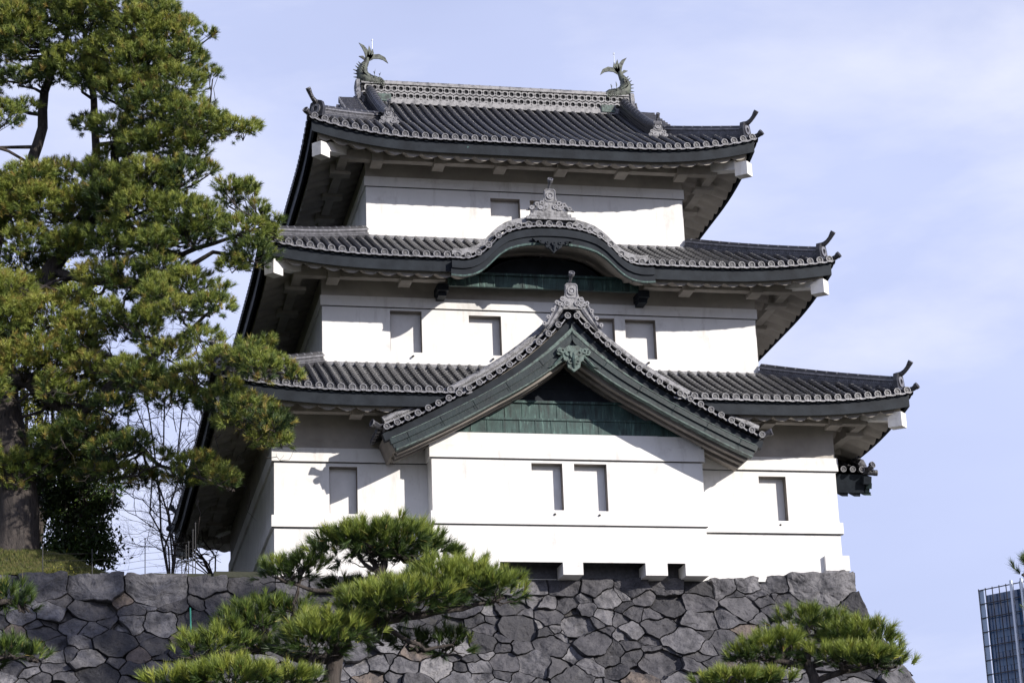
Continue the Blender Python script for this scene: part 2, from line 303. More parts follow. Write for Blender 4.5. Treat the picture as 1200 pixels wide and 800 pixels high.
def build_roof(R, tower, label, wall_m, start=None, skip=None, name='roof'):
    """start(side, q) -> first m of the row or None; skip(side, q) -> no eave here"""
    tiles = MB(); st = start or (lambda sd, q: 0.); sk = skip or (lambda sd, q: False)
    for sd in range(4):
        L_ = R.L(sd); n = int(round(L_/.298)); along, out = R.dirs(sd); g = L_/n
        for i in range(n):
            q = (i+.5)*g; m1 = R.tmax(sd, q); m0 = st(sd, q)
            if m0 is None or m1-m0 < .1: continue
            k = max(2, int((m1-m0)/.55)+2)
            tile_row(tiles, [R.P(sd, q, m0+(m1-m0)*j/(k-1), .045) for j in range(k)], along)
            if m0 == 0: 
                p = Vector(R.P(sd, q, 0, .03)); disc_cap(tiles, p+Vector(out)*.04, out, .100)
        for i in range(n+1):                                   # pan tiles between the rows
            qa, qb = max(0, (i-.5)*g), min(L_, (i+.5)*g)
            qm = (qa+qb)/2; m0 = st(sd, qm)
            if m0 is None: continue
            ta, tb = R.tmax(sd, qa), R.tmax(sd, qb)
            if R.top and sd in (0, 2) and abs(ta-tb) > .6: ta = tb = max(ta, tb)
            mm = max(ta, tb); k = int((mm-m0)/.24)+1
            for j in range(k):
                a0, a1 = m0+j*.24, min(mm, m0+(j+1)*.24+.004)
                r0 = []; r1 = []; rl = []
                for u in (0, .5, 1):
                    qq = qa+(qb-qa)*u; t = ta+(tb-ta)*u; sag = -.03 if u == .5 else .0
                    r0.append(R.P(sd, qq, min(a0, t), .030+sag)); r1.append(R.P(sd, qq, min(a1, t), .008+sag)); rl.append(R.P(sd, qq, min(a0, t)-.001, .0+sag))
                tiles.grid([rl, r0, r1], 0)
            if m0 == 0:                                        # curved eave lip between round ends
                r = []
                for u in (0, .25, .5, .75, 1):
                    qq = qa+(qb-qa)*u; z = -.03*sin(pi*u); r.append((R.P(sd, qq, -.05, .020+z), R.P(sd, qq, -.055, -.015+z*1.3), R.P(sd, qq, 0, -.02+z*1.3)))
                tiles.grid([[x[k] for x in r] for k in (0, 1)], 1); tiles.grid([[x[k] for x in r] for k in (1, 2)], 2)
    ro = tiles.build(name, [TILE, TILE_EDGE, DARK, CAP], tower); ro['label'] = label
    # eave board (dark copper), soffit with plastered rafters, plate beam, arms, corner beams
    bm_ = MB()
    for sd in range(4):
        L_ = R.L(sd); n = int(L_/.3)
        runs = []; cur = []
        for i in range(n+1):
            q = L_*i/n
            if sk(sd, q):
                if len(cur) > 1: runs.append(cur)
                cur = []
            else: cur.append(q)
        if len(cur) > 1: runs.append(cur)
        for run in runs:
            cl = lambda q, m: min(max(q, m), L_-m)
            rows = []; fb = MB(); sf = MB()
            for q in run:
                e0, e1 = .07, .15
                rows.append([R.P(sd, cl(q, .02), .02, -.03), R.P(sd, cl(q, e0+.03), e0+.03, -.10), R.P(sd, cl(q, e0), e0, -.13), R.P(sd, cl(q, e0), e0, -.47), R.P(sd, cl(q, e1), e1, -.50), R.P(sd, cl(q, e1), e1, -.10)])
            fb.grid(rows, 0)
            k = 8; qq = []
            q = run[0]
            while q <= run[-1]+1e-6: qq.append(q); q += .53/k
            rows = []
            for q in qq:
                fl = 0 if (R.bump and sd == 0 and R.bump(R.X0+q) > R.ze+.02) else 1
                lobe = .145*fl*abs(cos(pi*(q+.1)/.53))**.75; row = []
                for m, dz in ((.27, -.30), (.27, None), (.6, None), (1.1, None), (wall_m, None)):
                    c = cl(q, m); x, y = R.xy(sd, c, m); u = R.up(x, y); zb = R.ze+u
                    if R.bump and sd == 0: 
                        bz = R.bump(x)-R.ze
                        if bz > 0: zb += bz*(1-.35*m/wall_m); 
                    if dz is None: z = zb-.41+.33*(m-.27)-lobe
                    else: z = zb+dz
                    row.append((x, y, z))
                rows.append(row)
            sf.grid(rows, 0)
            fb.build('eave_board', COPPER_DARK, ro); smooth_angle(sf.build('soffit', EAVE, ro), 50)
        # plate beam and arms
        if True:
            b0, b1 = 1.0, 1.26; qs = []
            bruns = [(run[0], run[-1]) for run in runs]
            if R.bump and sd == 0: bruns = [(0, 4.98-R.X0), (10.88-R.X0, L_)]
            for run in bruns:
                bm_ = MB()
                a, b = max(run[0], b0), min(run[-1], L_-b0)
                pa = [R.xy(sd, q, m) for q, m in ((a, b0), (b, b0), (b-(.26 if b == L_-b0 else 0), b1), (a+(.26 if a == b0 else 0), b1))]
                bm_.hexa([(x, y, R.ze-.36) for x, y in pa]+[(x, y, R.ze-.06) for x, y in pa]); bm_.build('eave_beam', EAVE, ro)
            na = int(round((L_-2*wall_m)/2.0)); arms = []
            for i in range(na+1):
                q = wall_m+.22+(L_-2*wall_m-.44)*i/na
                if sk(sd, q) or (R.bump and sd == 0 and 4.9 < q+R.X0 < 10.95): continue
                am = MB(); pa = [R.xy(sd, q+a, m) for a, m in ((-.17, .84), (.17, .84), (.17, wall_m-.45), (-.17, wall_m-.45))]
                am.hexa([(x, y, R.ze-.46) for x, y in pa]+[(x, y, R.ze-.362) for x, y in pa]); pa = [R.xy(sd, q+a, m) for a, m in ((-.17, .84), (.17, .84), (.17, .997), (-.17, .997))]
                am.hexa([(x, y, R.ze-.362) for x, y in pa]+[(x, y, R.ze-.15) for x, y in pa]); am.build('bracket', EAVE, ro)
        # corner beam
        x0, y0 = R.xy(sd, .22, .22); x1, y1 = R.xy(sd, wall_m, wall_m)
        d = Vector((x1-x0, y1-y0, 0)).normalized(); s = Vector((d.y, -d.x, 0))*.165; cb = MB()
        a = Vector((x0, y0, 0)); b = Vector((x1, y1, 0))
        zc = lambda p, z: p+Vector((0, 0, R.ze+z)); e_ = a+d*.42
        cb.hexa([zc(a+s, -.64), zc(a-s, -.64), zc(e_-s, -.62), zc(e_+s, -.62), zc(a+s, -.22), zc(a-s, -.22), zc(e_-s, -.18), zc(e_+s, -.18)])
        e2 = e_+d*.003; s2 = s*.9
        cb.hexa([zc(e2+s2, -.40), zc(e2-s2, -.40), zc(b-s2, -.05), zc(b+s2, -.05), zc(e2+s2, -.1), zc(e2-s2, -.1), zc(b-s2, .25), zc(b+s2, .25)])
        cb.build('corner_beam', PLASTER, ro)
        # corner ridge with its end plate and the two upturned horns
        mt = (R.top+.65) if R.top else R.T
        path = []
        for j in range(13):
            m = mt+(.30-mt)*j/12; x, y = R.xy(sd, m, m); path.append((x, y, R.Z(x, y)+.03))
        ri = ridge('corner_ridge', path, .25, .36, ro, rows=2)
        hx, hy = R.xy(sd, .3, .3); o = Vector((x0-x1, y0-y1, 0)).normalized(); c = Vector((hx, hy, R.Z(hx, hy)+.21)); h = MB()
        lat = Vector((o.y, -o.x, 0))
        poly = [(-.22, -.26), (.22, -.26), (.27, 0), (.2, .22), (0, .30), (-.2, .22), (-.27, 0)]
        h.prism(poly, lambda u, v, t: c+lat*u+Vector((0, 0, v))+o*(.12*t), 0)
        h.ring(c+o*.12, lat, (0, 0, 1), .08, .16, .03 if lat.cross(Vector((0, 0, 1))).dot(o) > 0 else -.03, 12, 1)
        pts = [c+o*(.0+.46*t)+Vector((0, 0, .20+.03*t+.27*t**2.6)) for t in (0, .2, .4, .6, .8, 1)]
        h.tube(pts, [.09, .085, .075, .065, .065, .08], 8)
        disc_cap(h, pts[-1]+(pts[-1]-pts[-2]).normalized()*.03, (pts[-1]-pts[-2]), .078, lat)
        ex, ey = R.xy(sd, .0, .0); e = Vector((ex, ey, R.Z(ex, ey)+.02))
        pts = [e-o*.45+Vector((0, 0, -.02)), e-o*.1, e+o*.06+Vector((0, 0, .03)), e+o*.17+Vector((0, 0, .09))]
        h.tube(pts, [.085, .085, .075, .09], 8); disc_cap(h, pts[-1]+(pts[-1]-pts[-2]).normalized()*.02, pts[-1]-pts[-2], .095, lat)
        h.build('ridge_end_ornament', [TILE, TILE_EDGE, DARK, CAP], ro)
    return ro
# ------------------------------------------------------------------ walls with real openings
def wall_front(name, X0, X1, Y, z0, z1, holes, parent, depth, yb, mat_=None, legs=None):
    """front wall skin with rectangular holes plus the other three sides as one box shell"""
    mb = MB(); xs = sorted({X0, X1}|{h[0] for h in holes}|{h[1] for h in holes}); zs = sorted({z0, z1}|{h[2] for h in holes}|{h[3] for h in holes})
    for a, b in zip(xs, xs[1:]):
        for c, d in zip(zs, zs[1:]):
            if any(h[0] <= a+1e-6 and b-1e-6 <= h[1] and h[2] <= c+1e-6 and d-1e-6 <= h[3] for h in holes): continue
            mb.add([(a, Y, c), (b, Y, c), (b, Y, d), (a, Y, d)], [(0, 1, 2, 3)])
    for h in holes:
        a, b, c, d = h; y2 = Y+.33
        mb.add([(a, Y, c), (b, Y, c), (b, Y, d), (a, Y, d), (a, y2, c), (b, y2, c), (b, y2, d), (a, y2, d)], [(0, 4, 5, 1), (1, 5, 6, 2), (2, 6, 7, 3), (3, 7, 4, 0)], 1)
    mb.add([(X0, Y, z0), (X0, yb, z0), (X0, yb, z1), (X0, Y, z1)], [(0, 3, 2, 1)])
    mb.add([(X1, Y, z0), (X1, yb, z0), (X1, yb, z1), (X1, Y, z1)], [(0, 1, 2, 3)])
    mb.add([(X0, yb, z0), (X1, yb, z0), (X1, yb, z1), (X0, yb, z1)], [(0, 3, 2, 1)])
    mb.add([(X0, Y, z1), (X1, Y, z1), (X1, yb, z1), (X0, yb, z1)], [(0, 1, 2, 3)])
    w = mb.build(name, [PLASTER, PLASTER_SHADED], parent)
    for h in holes:
        a, b, c, d = h; wb = MB(); wb.box(a+.002, b-.002, Y+.27, Y+.328, c+.002, d-.002)
        wb.box(a+.05, b-.05, Y+.255, Y+.268, c+.05, d-.06)
        wb.build('window', [SHUTTER], w)
        db = MB(); db.tube([(b-.28, Y+.05, c-.10), (b-.28, Y-.10, c-.14)], .028, 8); db.build('drain_pipe', DARK, w)
    return w
def band(X0, X1, Y0, Y1, z0, z1, parent, d=.06, front=None, name='moulding'):
    mb = MB()
    fr = front or [(X0-d, X1+d)]
    for bx in [(a, b, Y0-d, Y0+.002) for a, b in fr]+[(X0-d, X0-.001, Y0+.003, Y1+d), (X1+.001, X1+d, Y0+.003, Y1+d)]:
        mb = MB(); mb.box(*bx, z0, z1); mb.build(name, PLASTER, parent)
    for a, b in fr: sh = MB(); sh.box(a+.01, b-.01, Y0-d+.03, Y0-.001, z0-.022, z0-.002); sh.build('shadow_strip', DARK, parent)  # dark strip painting the shade line under the moulding
# ------------------------------------------------------------------ THE TOWER
T = tag(empty('castle_tower'), 'three storey white plastered castle tower with dark tiled roofs standing on the stone wall', 'castle tower')
S2, S3, D = 1.54, 3.09, 14.0
w1 = wall_front('ground_storey_wall', 0, 16, 0, -.32, 4.42, [(1.5, 2.27, 1.45, 2.77), (13.7, 14.5, 1.43, 2.72)], T, .0, D)
band(0, 16, 0, D, 2.89, 3.27, w1, .07, front=[(-.07, 4.2), (11.84, 16.07)])
band(0, 16, 0, D, 1.06, 1.38, w1, .08, front=[(-.08, 4.2), (11.84, 16.08)])
pl = MB(); pl.box(15.45, 16.16, -.13, .0-.001, -.02, .42); pl.box(16.003, 16.16, .003, D, -.02, .42); pl.build('plinth', PLASTER, w1)
w2 = wall_front('middle_storey_wall', S2, 16-S2, S2, 5.6, 8.9, [(3.5, 4.42, 6.62, 7.87), (5.8, 6.75, 6.60, 7.80), (9.22, 10.14, 6.62, 7.84), (10.46, 11.38, 6.62, 7.83)], T, 0, D-S2)
band(S2, 16-S2, S2, D-S2, 7.96, 8.26, w2, .05)
w3 = wall_front('top_storey_wall', S3, 16-S3, S3, 10.2, 13.15, [(6.88, 7.79, 10.95, 12.12), (8.1, 9.0, 10.95, 12.10)], T, 0, D-S3)
band(S3, 16-S3, S3, D-S3, 12.34, 12.64, w3, .05)
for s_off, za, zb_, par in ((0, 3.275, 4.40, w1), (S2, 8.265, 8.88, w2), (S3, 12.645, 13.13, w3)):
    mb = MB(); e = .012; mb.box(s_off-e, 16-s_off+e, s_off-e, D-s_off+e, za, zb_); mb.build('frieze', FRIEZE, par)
# protruding bay with stone drop openings between its leg beams
BX0, BX1, BY = 4.2, 11.84, -.75
bw = wall_front('bay_wall', BX0, BX1, BY, 0, 3.6, [(6.97, 7.84, 1.45, 2.77), (8.17, 9.09, 1.44, 2.77)], T, 0, -.002)
mb = MB()
for a, b, c, d in ((BX0, BX1, 2.88, 3.25), (BX0, BX1, 1.03, 1.38)): mb.box(a-.06, b+.06, BY-.06, BY-.001, c, d); mb.box(a-.06, a-.001, BY, -.09, c, d); mb.box(b+.001, b+.06, BY, -.09, c, d)
mb.box(BX0-.03, BX1-.25*5, BY-.03, BY-.001, 3.252, 3.598)
mb.build('moulding', PLASTER, bw)
mb = MB()
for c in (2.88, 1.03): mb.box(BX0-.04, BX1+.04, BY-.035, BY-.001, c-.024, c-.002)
mb.build('shadow_strip', DARK, bw)  # solid dark strips, painted shade below the bay mouldings
mb = MB(); mb.box(BX0+.05, BX1-.05, -.03, -.004, -.30, 1.2); mb.build('opening_shade_panel', CAP, bw)  # dark panel, shade inside the drop openings put into its colour
for a, b in ((4.2, 4.8), (5.39, 6.0), (7.74, 8.30), (10.05, 10.67), (11.18, 11.84)):
    lb = MB(); lb.box(a, b, BY, .25, -.34, -.003 if False else -.0); lb.build('leg_beam', PLASTER, bw)
# roofs
r1 = dict(a=.47, b=(1.75-.47*3.34)/3.34**2); r2 = dict(a=.46, b=(1.80-.46*3.45)/3.45**2); r3 = dict(a=.55, b=(3.67-.55*5.81)/5.81**2)
GC = 8.03
gx = [0, .4, .85, 1.3, 1.8, 2.3, 2.85, 3.4, 3.95, 4.5, 5.1, 5.5]; gz = [6.80, 6.38, 5.98, 5.59, 5.22, 4.88, 4.56, 4.28, 3.98, 3.70, 3.43, 3.27]
gco = np.polyfit(gx, gz, 5)
def zg(dx): return float(np.polyval(gco, abs(dx)))
kx = [0, .4, .8, 1.05, 1.3, 1.55, 1.75, 1.93, 2.13, 2.35, 2.6, 2.85, 3.05]; kz = [9.93, 9.92, 9.87, 9.81, 9.72, 9.55, 9.35, 9.16, 9.00, 8.90, 8.85, 8.86, 8.88]
def zk(x):
    d = abs(x-7.93)
    return -9 if d > 3.05 else float(np.interp(d, kx, kz))
R1 = Roof(-1.8, 17.8, -1.8, D+1.8, 4.44, r1['a'], r1['b'], .36, 4.2, 3.34)
R2 = Roof(S2-1.9, 16-S2+1.9, S2-1.9, D-S2+1.9, 8.88, r2['a'], r2['b'], .34, 4., 3.45, bump=zk)
R3 = Roof(S3-1.9, 16-S3+1.9, S3-1.9, D-S3+1.9, 13.18, r3['a'], r3['b'], .52, 4., 2.6, top=1.95)
def gstart(sd, q):
    """rows of the lowest roof start behind the front (and right) gable"""
    if sd not in (0, 1): return 0.
    dx = (q-1.8)-(GC if sd == 0 else 7.0)
    if abs(dx) > 3.15: return 0.
    g = zg(dx)
    for k in range(40):
        m = k*.09; 
        if R1.ze+R1.a*m+R1.b*m*m > g-.12: return m if m < 3.2 else None
    return None
def gskip(sd, q): return sd in (0, 1) and abs((q-1.8)-(GC if sd == 0 else 7.0)) < 3.1
ro1 = build_roof(R1, T, 'lowest tiled roof, widest of the three', 1.8, gstart, gskip)
ro2 = build_roof(R2, T, 'middle tiled roof with the curved gable', 1.9)
ro3 = build_roof(R3, T, 'top tiled roof with ridge and fish ornaments', 1.9)
# flashing courses where a skirt roof meets the wall above
for R, s, zz, par in ((R1, S2, 6.2, ro1), (R2, S3, 10.7, ro2)):
    mb = MB(); a, b = s, 16-s
    for k in range(3):
        e = .17-.05*k; mb.box(a-e, b+e, s-e, s-.002-.001*k, zz-.1+.055*k, zz-.05+.055*k); mb.box(a-e, a-.002, s, D-s, zz-.1+.055*k, zz-.05+.055*k); mb.box(b+.002, b+e, s, D-s, zz-.1+.055*k, zz-.05+.055*k)
    mb.build('top_course', TILE_LIGHT, par)
# --- main ridge
YR = 7.0; zr = R3.Z(8, YR)
ridge('main_ridge', [(3.55+.89*i, YR, zr+.08) for i in range(11)], .36, .72, ro3, mats=[RIDGE_PALE, RIDGE_PALE, DARK], rows=2)
for X, sg in ((3.8, 1), (12.22, -1)):
    for ys in (-1, 1):
        path = [(X, YR+ys*(.12+(3.95-.12)*j/12), R3.Z(X, YR+ys*(.12+3.83*j/12))+.06+.10*(1-j/12)**2) for j in range(13)]
        ridge('descending_ridge', path, .33, .46, ro3, lattice=False)
    vt = MB()
    for ys in (-1, 1):
        for k in range(14):
            y = YR+ys*(.3+k*.285); z = R3.Z(8, y)+.09
            xo = X-sg*.98
            vt.tube([(X-sg*.35, y, z+.06), (xo, y, z+.04)], [.10, .105], 10); disc_cap(vt, (xo-sg*.01, y, z+.04), (-sg, 0, 0), .11)
        path = [(X-sg*.42, YR+ys*(.1+4.0*j/10), R3.Z(8, YR+ys*(.1+4.0*j/10))+.16) for j in range(11)]
        tile_row(vt, path, (1, 0, 0), .09)
    vt.build('verge_tiles', [TILE, TILE_EDGE, DARK, CAP], ro3)
    gw = MB(); xg = X-sg*.25; pr = [(YR+ (j-10)/10*4.0) for j in range(21)]
    poly = [(y, R3.Z(8, y)-.02) for y in pr]+[(pr[-1], R3.ze+.9), (pr[0], R3.ze+.9)]
    gw.prism(poly, lambda u, v, t: (xg-sg*.2+sg*.3*t, u, v)); gw.build('gable_wall', PLASTER_SHADED, ro3)
    gb = MB()
    for ys in (-1, 1): sweep(gb, [(X-sg*.88, YR+ys*(4.0*j/10), R3.Z(8, YR+ys*(4.0*j/10))-.18) for j in range(11)], rect(.08, -.2, .2), 0, lat=(1, 0, 0))
    gb.build('bargeboard', COPPER_DARK, ro3)
def onigawara(c, out, sc, parent, fins=True, horn=True, mats=None, nm='gable_crest'):
    """carved end tile: shouldered plate, ringed boss, scrolls, optional side fins and round horn above"""
    c = Vector(c); o = Vector(out); la = Vector((0, 0, 1)).cross(o).normalized(); mb = MB()
    f = lambda u, v, t, th=.14: c+la*(u*sc)+Vector((0, 0, v*sc))+o*(th*t*sc)
    half = [(.0, 1.), (.17, 1.), (.24, .93), (.245, .62), (.30, .46), (.40, .40), (.46, .28), (.52, .05), (.50, -.02), (.2, -.02)]
    mb.prism(half+[(-u, v) for u, v in half[::-1]], lambda u, v, t: f(u, v, t), 0)
    rim = [f(u, v, 1) for u, v in [(-.21, .5), (-.21, .9), (-.15, .96), (.15, .96), (.21, .9), (.21, .5), (.14, .42), (-.14, .42), (-.21, .5)]]
    mb.tube(rim, .025*sc, 6, mi=1)
    up = Vector((0, 0, 1)); hsg = 1 if la.cross(up).dot(o) > 0 else -1
    mb.ring(f(0, .69, 1), la, up, .10*sc, .165*sc, .05*sc*hsg, 16, 1); mb.ring(f(0, .69, 1), la, up, 0.001, .07*sc, .035*sc*hsg, 10, 1)
    for s in (-1, 1):
        for (u, v, r) in ((.36, .36, .10), (.47, .16, .09), (.20, .20, .12), (.33, .10, .07)):
            mb.ring(f(s*u, v, 1), la, up, r*.45*sc, r*sc, .05*sc*hsg, 10, 1); mb.ring(f(s*u, v, 1), la, up, .001, r*.3*sc, .06*sc*hsg, 6, 0)
        if fins:
            pts = [f(s*(.42+.72*t), .32-1.05*t**.9+.12*sin(pi*t*2), .5) for t in (0, .15, .3, .45, .6, .75, .9, 1)]
            mb.tube(pts, [.07*sc, .08*sc, .065*sc, .075*sc, .06*sc, .065*sc, .045*sc, .02*sc], 7, mi=1)
            pts = [f(s*(.36+.62*t), .12-.92*t**.9, .3) for t in (0, .25, .5, .75, 1)]
            mb.tube(pts, [.12*sc, .11*sc, .1*sc, .08*sc, .04*sc], 7, mi=0)
            for (u, v) in ((.58, .22), (.74, -.08), (.92, -.36), (1.08, -.62)):
                mb.ring(f(s*u, v, .9), la, up, .03*sc, .085*sc, .05*sc*hsg, 9, 1)
    if horn:
        b = f(0, .98, .0)
        pts = [b+o*(.55*t-.25)*sc+Vector((0, 0, (.02+.34*t**1.4)*sc)) for t in (0, .3, .6, 1)]
        mb.tube(pts, [.06*sc, .055*sc, .055*sc, .085*sc], 8); disc_cap(mb, pts[-1]+o*.02, (pts[-1]-pts[-2]), .115*sc)
    return mb.build(nm, mats or [TILE_LIGHT, TILE_EDGE, DARK, CAP], parent)
for X in (3.8, 12.22):
    for ys in (-1, 1):
        y = YR+ys*4.02; onigawara((X, y, R3.Z(X, YR+ys*4.0)-.02), (0, ys, 0), .56, ro3, fins=False, nm='ridge_end_ornament')
for X, s in ((3.5, -1), (12.5, 1)): onigawara((X, YR, zr-.02), (s, 0, 0), .8, ro3, fins=False, horn=False, nm='ridge_end_ornament')
# --- fish ornaments (body curving up from the ridge, tail fins spread)
def fish(X, sg):
    o0 = Vector((X, YR, zr+.62)); mb = MB()
    P = lambda u, v, w=0.: o0+Vector((sg*u, w, v))
    k = 22; pts = []; rad = []
    ctrl = [(.52, .02, .10), (.40, .12, .17), (.22, .13, .20), (.02, .16, .22), (-.14, .30, .21), (-.18, .50, .18), (-.12, .68, .13), (-.03, .84, .09), (.0, .98, .06)]
    for i in range(k):
        t = i/(k-1)*(len(ctrl)-1); a = int(min(t, len(ctrl)-2)); q = t-a
        c0, c1 = ctrl[a], ctrl[a+1]; q2 = q*q*(3-2*q)*.5+q*.5
        pts.append(P(c0[0]+(c1[0]-c0[0])*q2, c0[1]+(c1[1]-c0[1])*q2)); rad.append((c0[2]+(c1[2]-c0[2])*q2)*(1+.07*(i % 2)))
    mb.tube(pts, rad, 12)
    for p in (pts[1:16]):                      # scales: small bosses on both flanks
        for w in (-1, 1):
            for dv in (-.07, .03): mb.ring(p+Vector((0, w*.13, dv)), (1, 0, 0), (0, 0, w*-1.), .02, .055, .06, 6)
    for w in (-1, 1):                          # eyes, lips, whiskers
        mb.tube([P(.36, .20, w*.12), P(.36, .21, w*.19)], [.06, .03], 8)
        mb.tube([P(.50, .02, w*.05), P(.60, .06, w*.07), P(.66, .14, w*.07)], [.05, .045, .02], 6)
        mb.tube([P(.50, -.02, w*.05), P(.62, -.06, w*.07)], [.05, .02], 6)
        for (u, v, du, dv) in ((.12, .18, .10, .30), (.0, .2, -.22, .22), (.28, .2, .12, .18)):   # side fins
            mb.prism([(0, 0), (.12, .02), (1, 1), (.75, .6), (.62, .72), (.45, .4), (.3, .42)], lambda a, b, t: P(u+du*a+(-.05 if b > .5 else .06)*(1-a), v+dv*b, w*(.16+.05*t+.08*a)))
    for i in range(4, 17):                     # dorsal spines on the outer side
        p = pts[i]; t = (pts[i+1]-pts[i-1]).normalized(); n = Vector((-t.z, 0, t.x))
        if n.dot(p-P(.25, .6)) < 0: n = -n
        mb.tube([p+n*rad[i]*.8, p+n*(rad[i]+.10)+t*.05], [.035, .008], 5)
    def fin(path, wd):                         # curved tail fin blades
        Pp = [P(u, v) for u, v in path]; n = len(Pp); vs = []; fs = []
        for i, p in enumerate(Pp):
            t = (Pp[min(i+1, n-1)]-Pp[max(i-1, 0)]).normalized(); q = Vector((-t.z, 0, t.x)); ww = wd*(sin(pi*(.15+.85*i/(n-1)))**.8)
            for a, b in ((-1, -.02), (1, -.02), (1, .02), (-1, .02)): vs.append(p+q*a*ww+Vector((0, b, 0)))
        for i in range(n-1):
            for j in range(4): fs.append((i*4+j, i*4+(j+1) % 4, (i+1)*4+(j+1) % 4, (i+1)*4+j))
        mb.add(vs, fs+[(0, 1, 2, 3), tuple((n-1)*4+j for j in range(4))])
    fin([(-.03, .86), (.0, 1.05), (-.04, 1.22), (-.14, 1.38), (-.27, 1.50)], .075)
    fin([(-.0, .86), (.06, 1.06), (.08, 1.24), (.06, 1.42)], .07)
    fin([(.0, .86), (.10, 1.02), (.17, 1.16), (.18, 1.32)], .06)
    fin([(.0, .88), (.18, 1.03), (.38, 1.05), (.55, .98), (.68, .82)], .085)
    fin([(-.05, .9), (-.16, 1.0), (-.28, 1.02)], .05)
    b = mb.build('fish_ornament', BRONZE, ro3); smooth_angle(b, 45)
    rd = MB(); rd.tube([P(.16, 1.0), P(.17, 1.62)], [.014, .010], 8); rd.tube([P(.17, 1.60), P(.17, 1.66)], [.025, .02], 8); rd.build('lightning_rod', STEELW, ro3)
fish(3.78, 1); fish(12.22, -1)
mb = MB()
for X in (4.28, 11.7): mb.box(X-.22, X+.22, YR-.22, YR+.22, zr+.02, zr+.27)
mb.build('copper_patch', COPPER_PALE, ro3)
# --- curved gable on the middle roof: board, tympanum, crest and its ridge
kxs = [7.93+3.0*(i/30-1) for i in range(61)]
def kcurve(off, n=61, half=3.0): return [(7.93+half*(2*i/(n-1)-1), off) for i in range(n)]
def kstrip(mb, o0, o1, y0, y1, half=2.95, mi=0, grow=0.):
    rows = []
    for i in range(61):
        u = 2*i/60-1; x = 7.93+half*u; z = zk(min(max(x, 4.9), 10.96)); g = grow*(1-abs(u))
        rows.append([(x, y0, z+o0), (x, y0, z+o1-g), (x, y1, z+o1-g), (x, y1, z+o0), (x, y0, z+o0)])
    mb.grid(rows, mi)
cg = MB(); kstrip(cg, -.14, -.36, -.47, -.30); kstrip(cg, -.34, -.56, -.42, -.30, 2.97, grow=.03)
cb_ = cg.build('curved_bargeboard', COPPER_DARK, ro2)
cg = MB(); kstrip(cg, -.545, -.585, -.445, -.35, 2.97, grow=.03); cg.build('bargeboard_trim', COPPER, ro2)
cg = MB(); kstrip(cg, .13, .26, -.22, .0, 2.9); kstrip(cg, .26, .34, -.18, -.04, 2.85)
cg.build('verge_course', TILE_LIGHT, ro2)
cg = MB(); poly = [(7.93+2.7*(i/15-1), zk(7.93+2.7*(i/15-1))-.6) for i in range(31)]
cg.prism([(5.1, 8.50), (10.76, 8.50)]+[(x, max(z+.12, 8.52)) for x, z in poly[::-1]], lambda u, v, t: (u, 1.02+.1*t, v)); cg.build('tympanum', COPPER_DARK, ro2); cg = MB(); cg.box(5.1, 10.76, .9, 1.0, 8.46, 8.80)
for i in range(14): x = 5.2+.42*i; cg.box(x-.012, x+.012, .88, .9, 8.48, 8.78)
cg.box(5.1, 10.8, .82, .899, 8.80, 8.87)
cg.build('copper_band', COPPER, ro2)
for x in (4.95, 10.9): mb = MB(); mb.box(x-.16, x+.16, .85, 1.5, 8.30, 8.5); mb.box(x-.12, x+.12, 1.0, 1.5, 8.18, 8.3); mb.build('bracket', COPPER_DARK, ro2)
def pendant(c, w, h, m, parent, wide=False):
    c = Vector(c); mb = MB(); half = [(0, 0), (.25, .02), (.5, -.1), (.8, -.06), (1, -.22), (.86, -.36), (.62, -.34), (.55, -.55), (.38, -.62), (.34, -.82), (.16, -.92), (0, -1)]
    if wide: half = [(0, 0), (1, .03), (.86, -.14), (.7, -.12), (.6, -.34), (.42, -.36), (.34, -.62), (.18, -.72), (0, -1)]
    f = lambda u, v, t: (c.x+u*w, c.y-.09*t, c.z+v*h)
    mb.prism([(-u, v) for u, v in half[:0:-1]]+half[:-1], f)
    for s in (-1, 1):
        for (u, v, r) in ((.30, -.28, .13), (.62, -.2, .11), (.2, -.62, .10), (.84, -.2, .06)):
            mb.ring(f(s*u, v, 1), (1, 0, 0), (0, 0, 1), r*.4*h, r*h, .035, 10)
    mb.ring(f(0, -.35, 1), (1, 0, 0), (0, 0, 1), .07*h, .17*h, .06, 8)
    mb.tube([f(0, -.3, 1), f(0, -.55, 1.5), f(0, -.85, 1.1)], [.1*h, .09*h, .04*h], 8)
    return mb.build('gable_pendant', m, parent)
pendant((7.93, -.44, 9.45), .62, .42, COPPER_DARK, ro2, wide=True)
ridge('curved_gable_ridge', [(7.93, -.2+.3*j, 10.02+.0*j) for j in range(11)], .34, .34, ro2, lattice=False)
mb = MB()
for k, (hw, z) in enumerate(((.72, 10.12), (.60, 10.22), (.5, 10.31))): mb.box(7.93-hw, 7.93+hw, -.36+.02*k, -.02, z, z+.085)
mb.build('crest_base', TILE_LIGHT, ro2)
onigawara((7.93, -.22, 10.38), (0, -1, 0), .70, ro2, fins=False)
for s in (-1, 1):
    mb = MB()
    mb.tube([(7.93+s*.26, -.28, 10.62), (7.93+s*.42, -.28, 10.62), (7.93+s*.5, -.28, 10.48), (7.93+s*.7, -.28, 10.42)], [.06, .07, .06, .03], 7)
    for u, v in ((.4, 10.58), (.56, 10.47), (.3, 10.48)): mb.ring((7.93+s*u, -.33, v), (1, 0, 0), (0, 0, 1), .02, .07, .03, 9, 1)
    mb.build('crest_scroll', [TILE_LIGHT, TILE_EDGE, DARK, CAP], ro2)
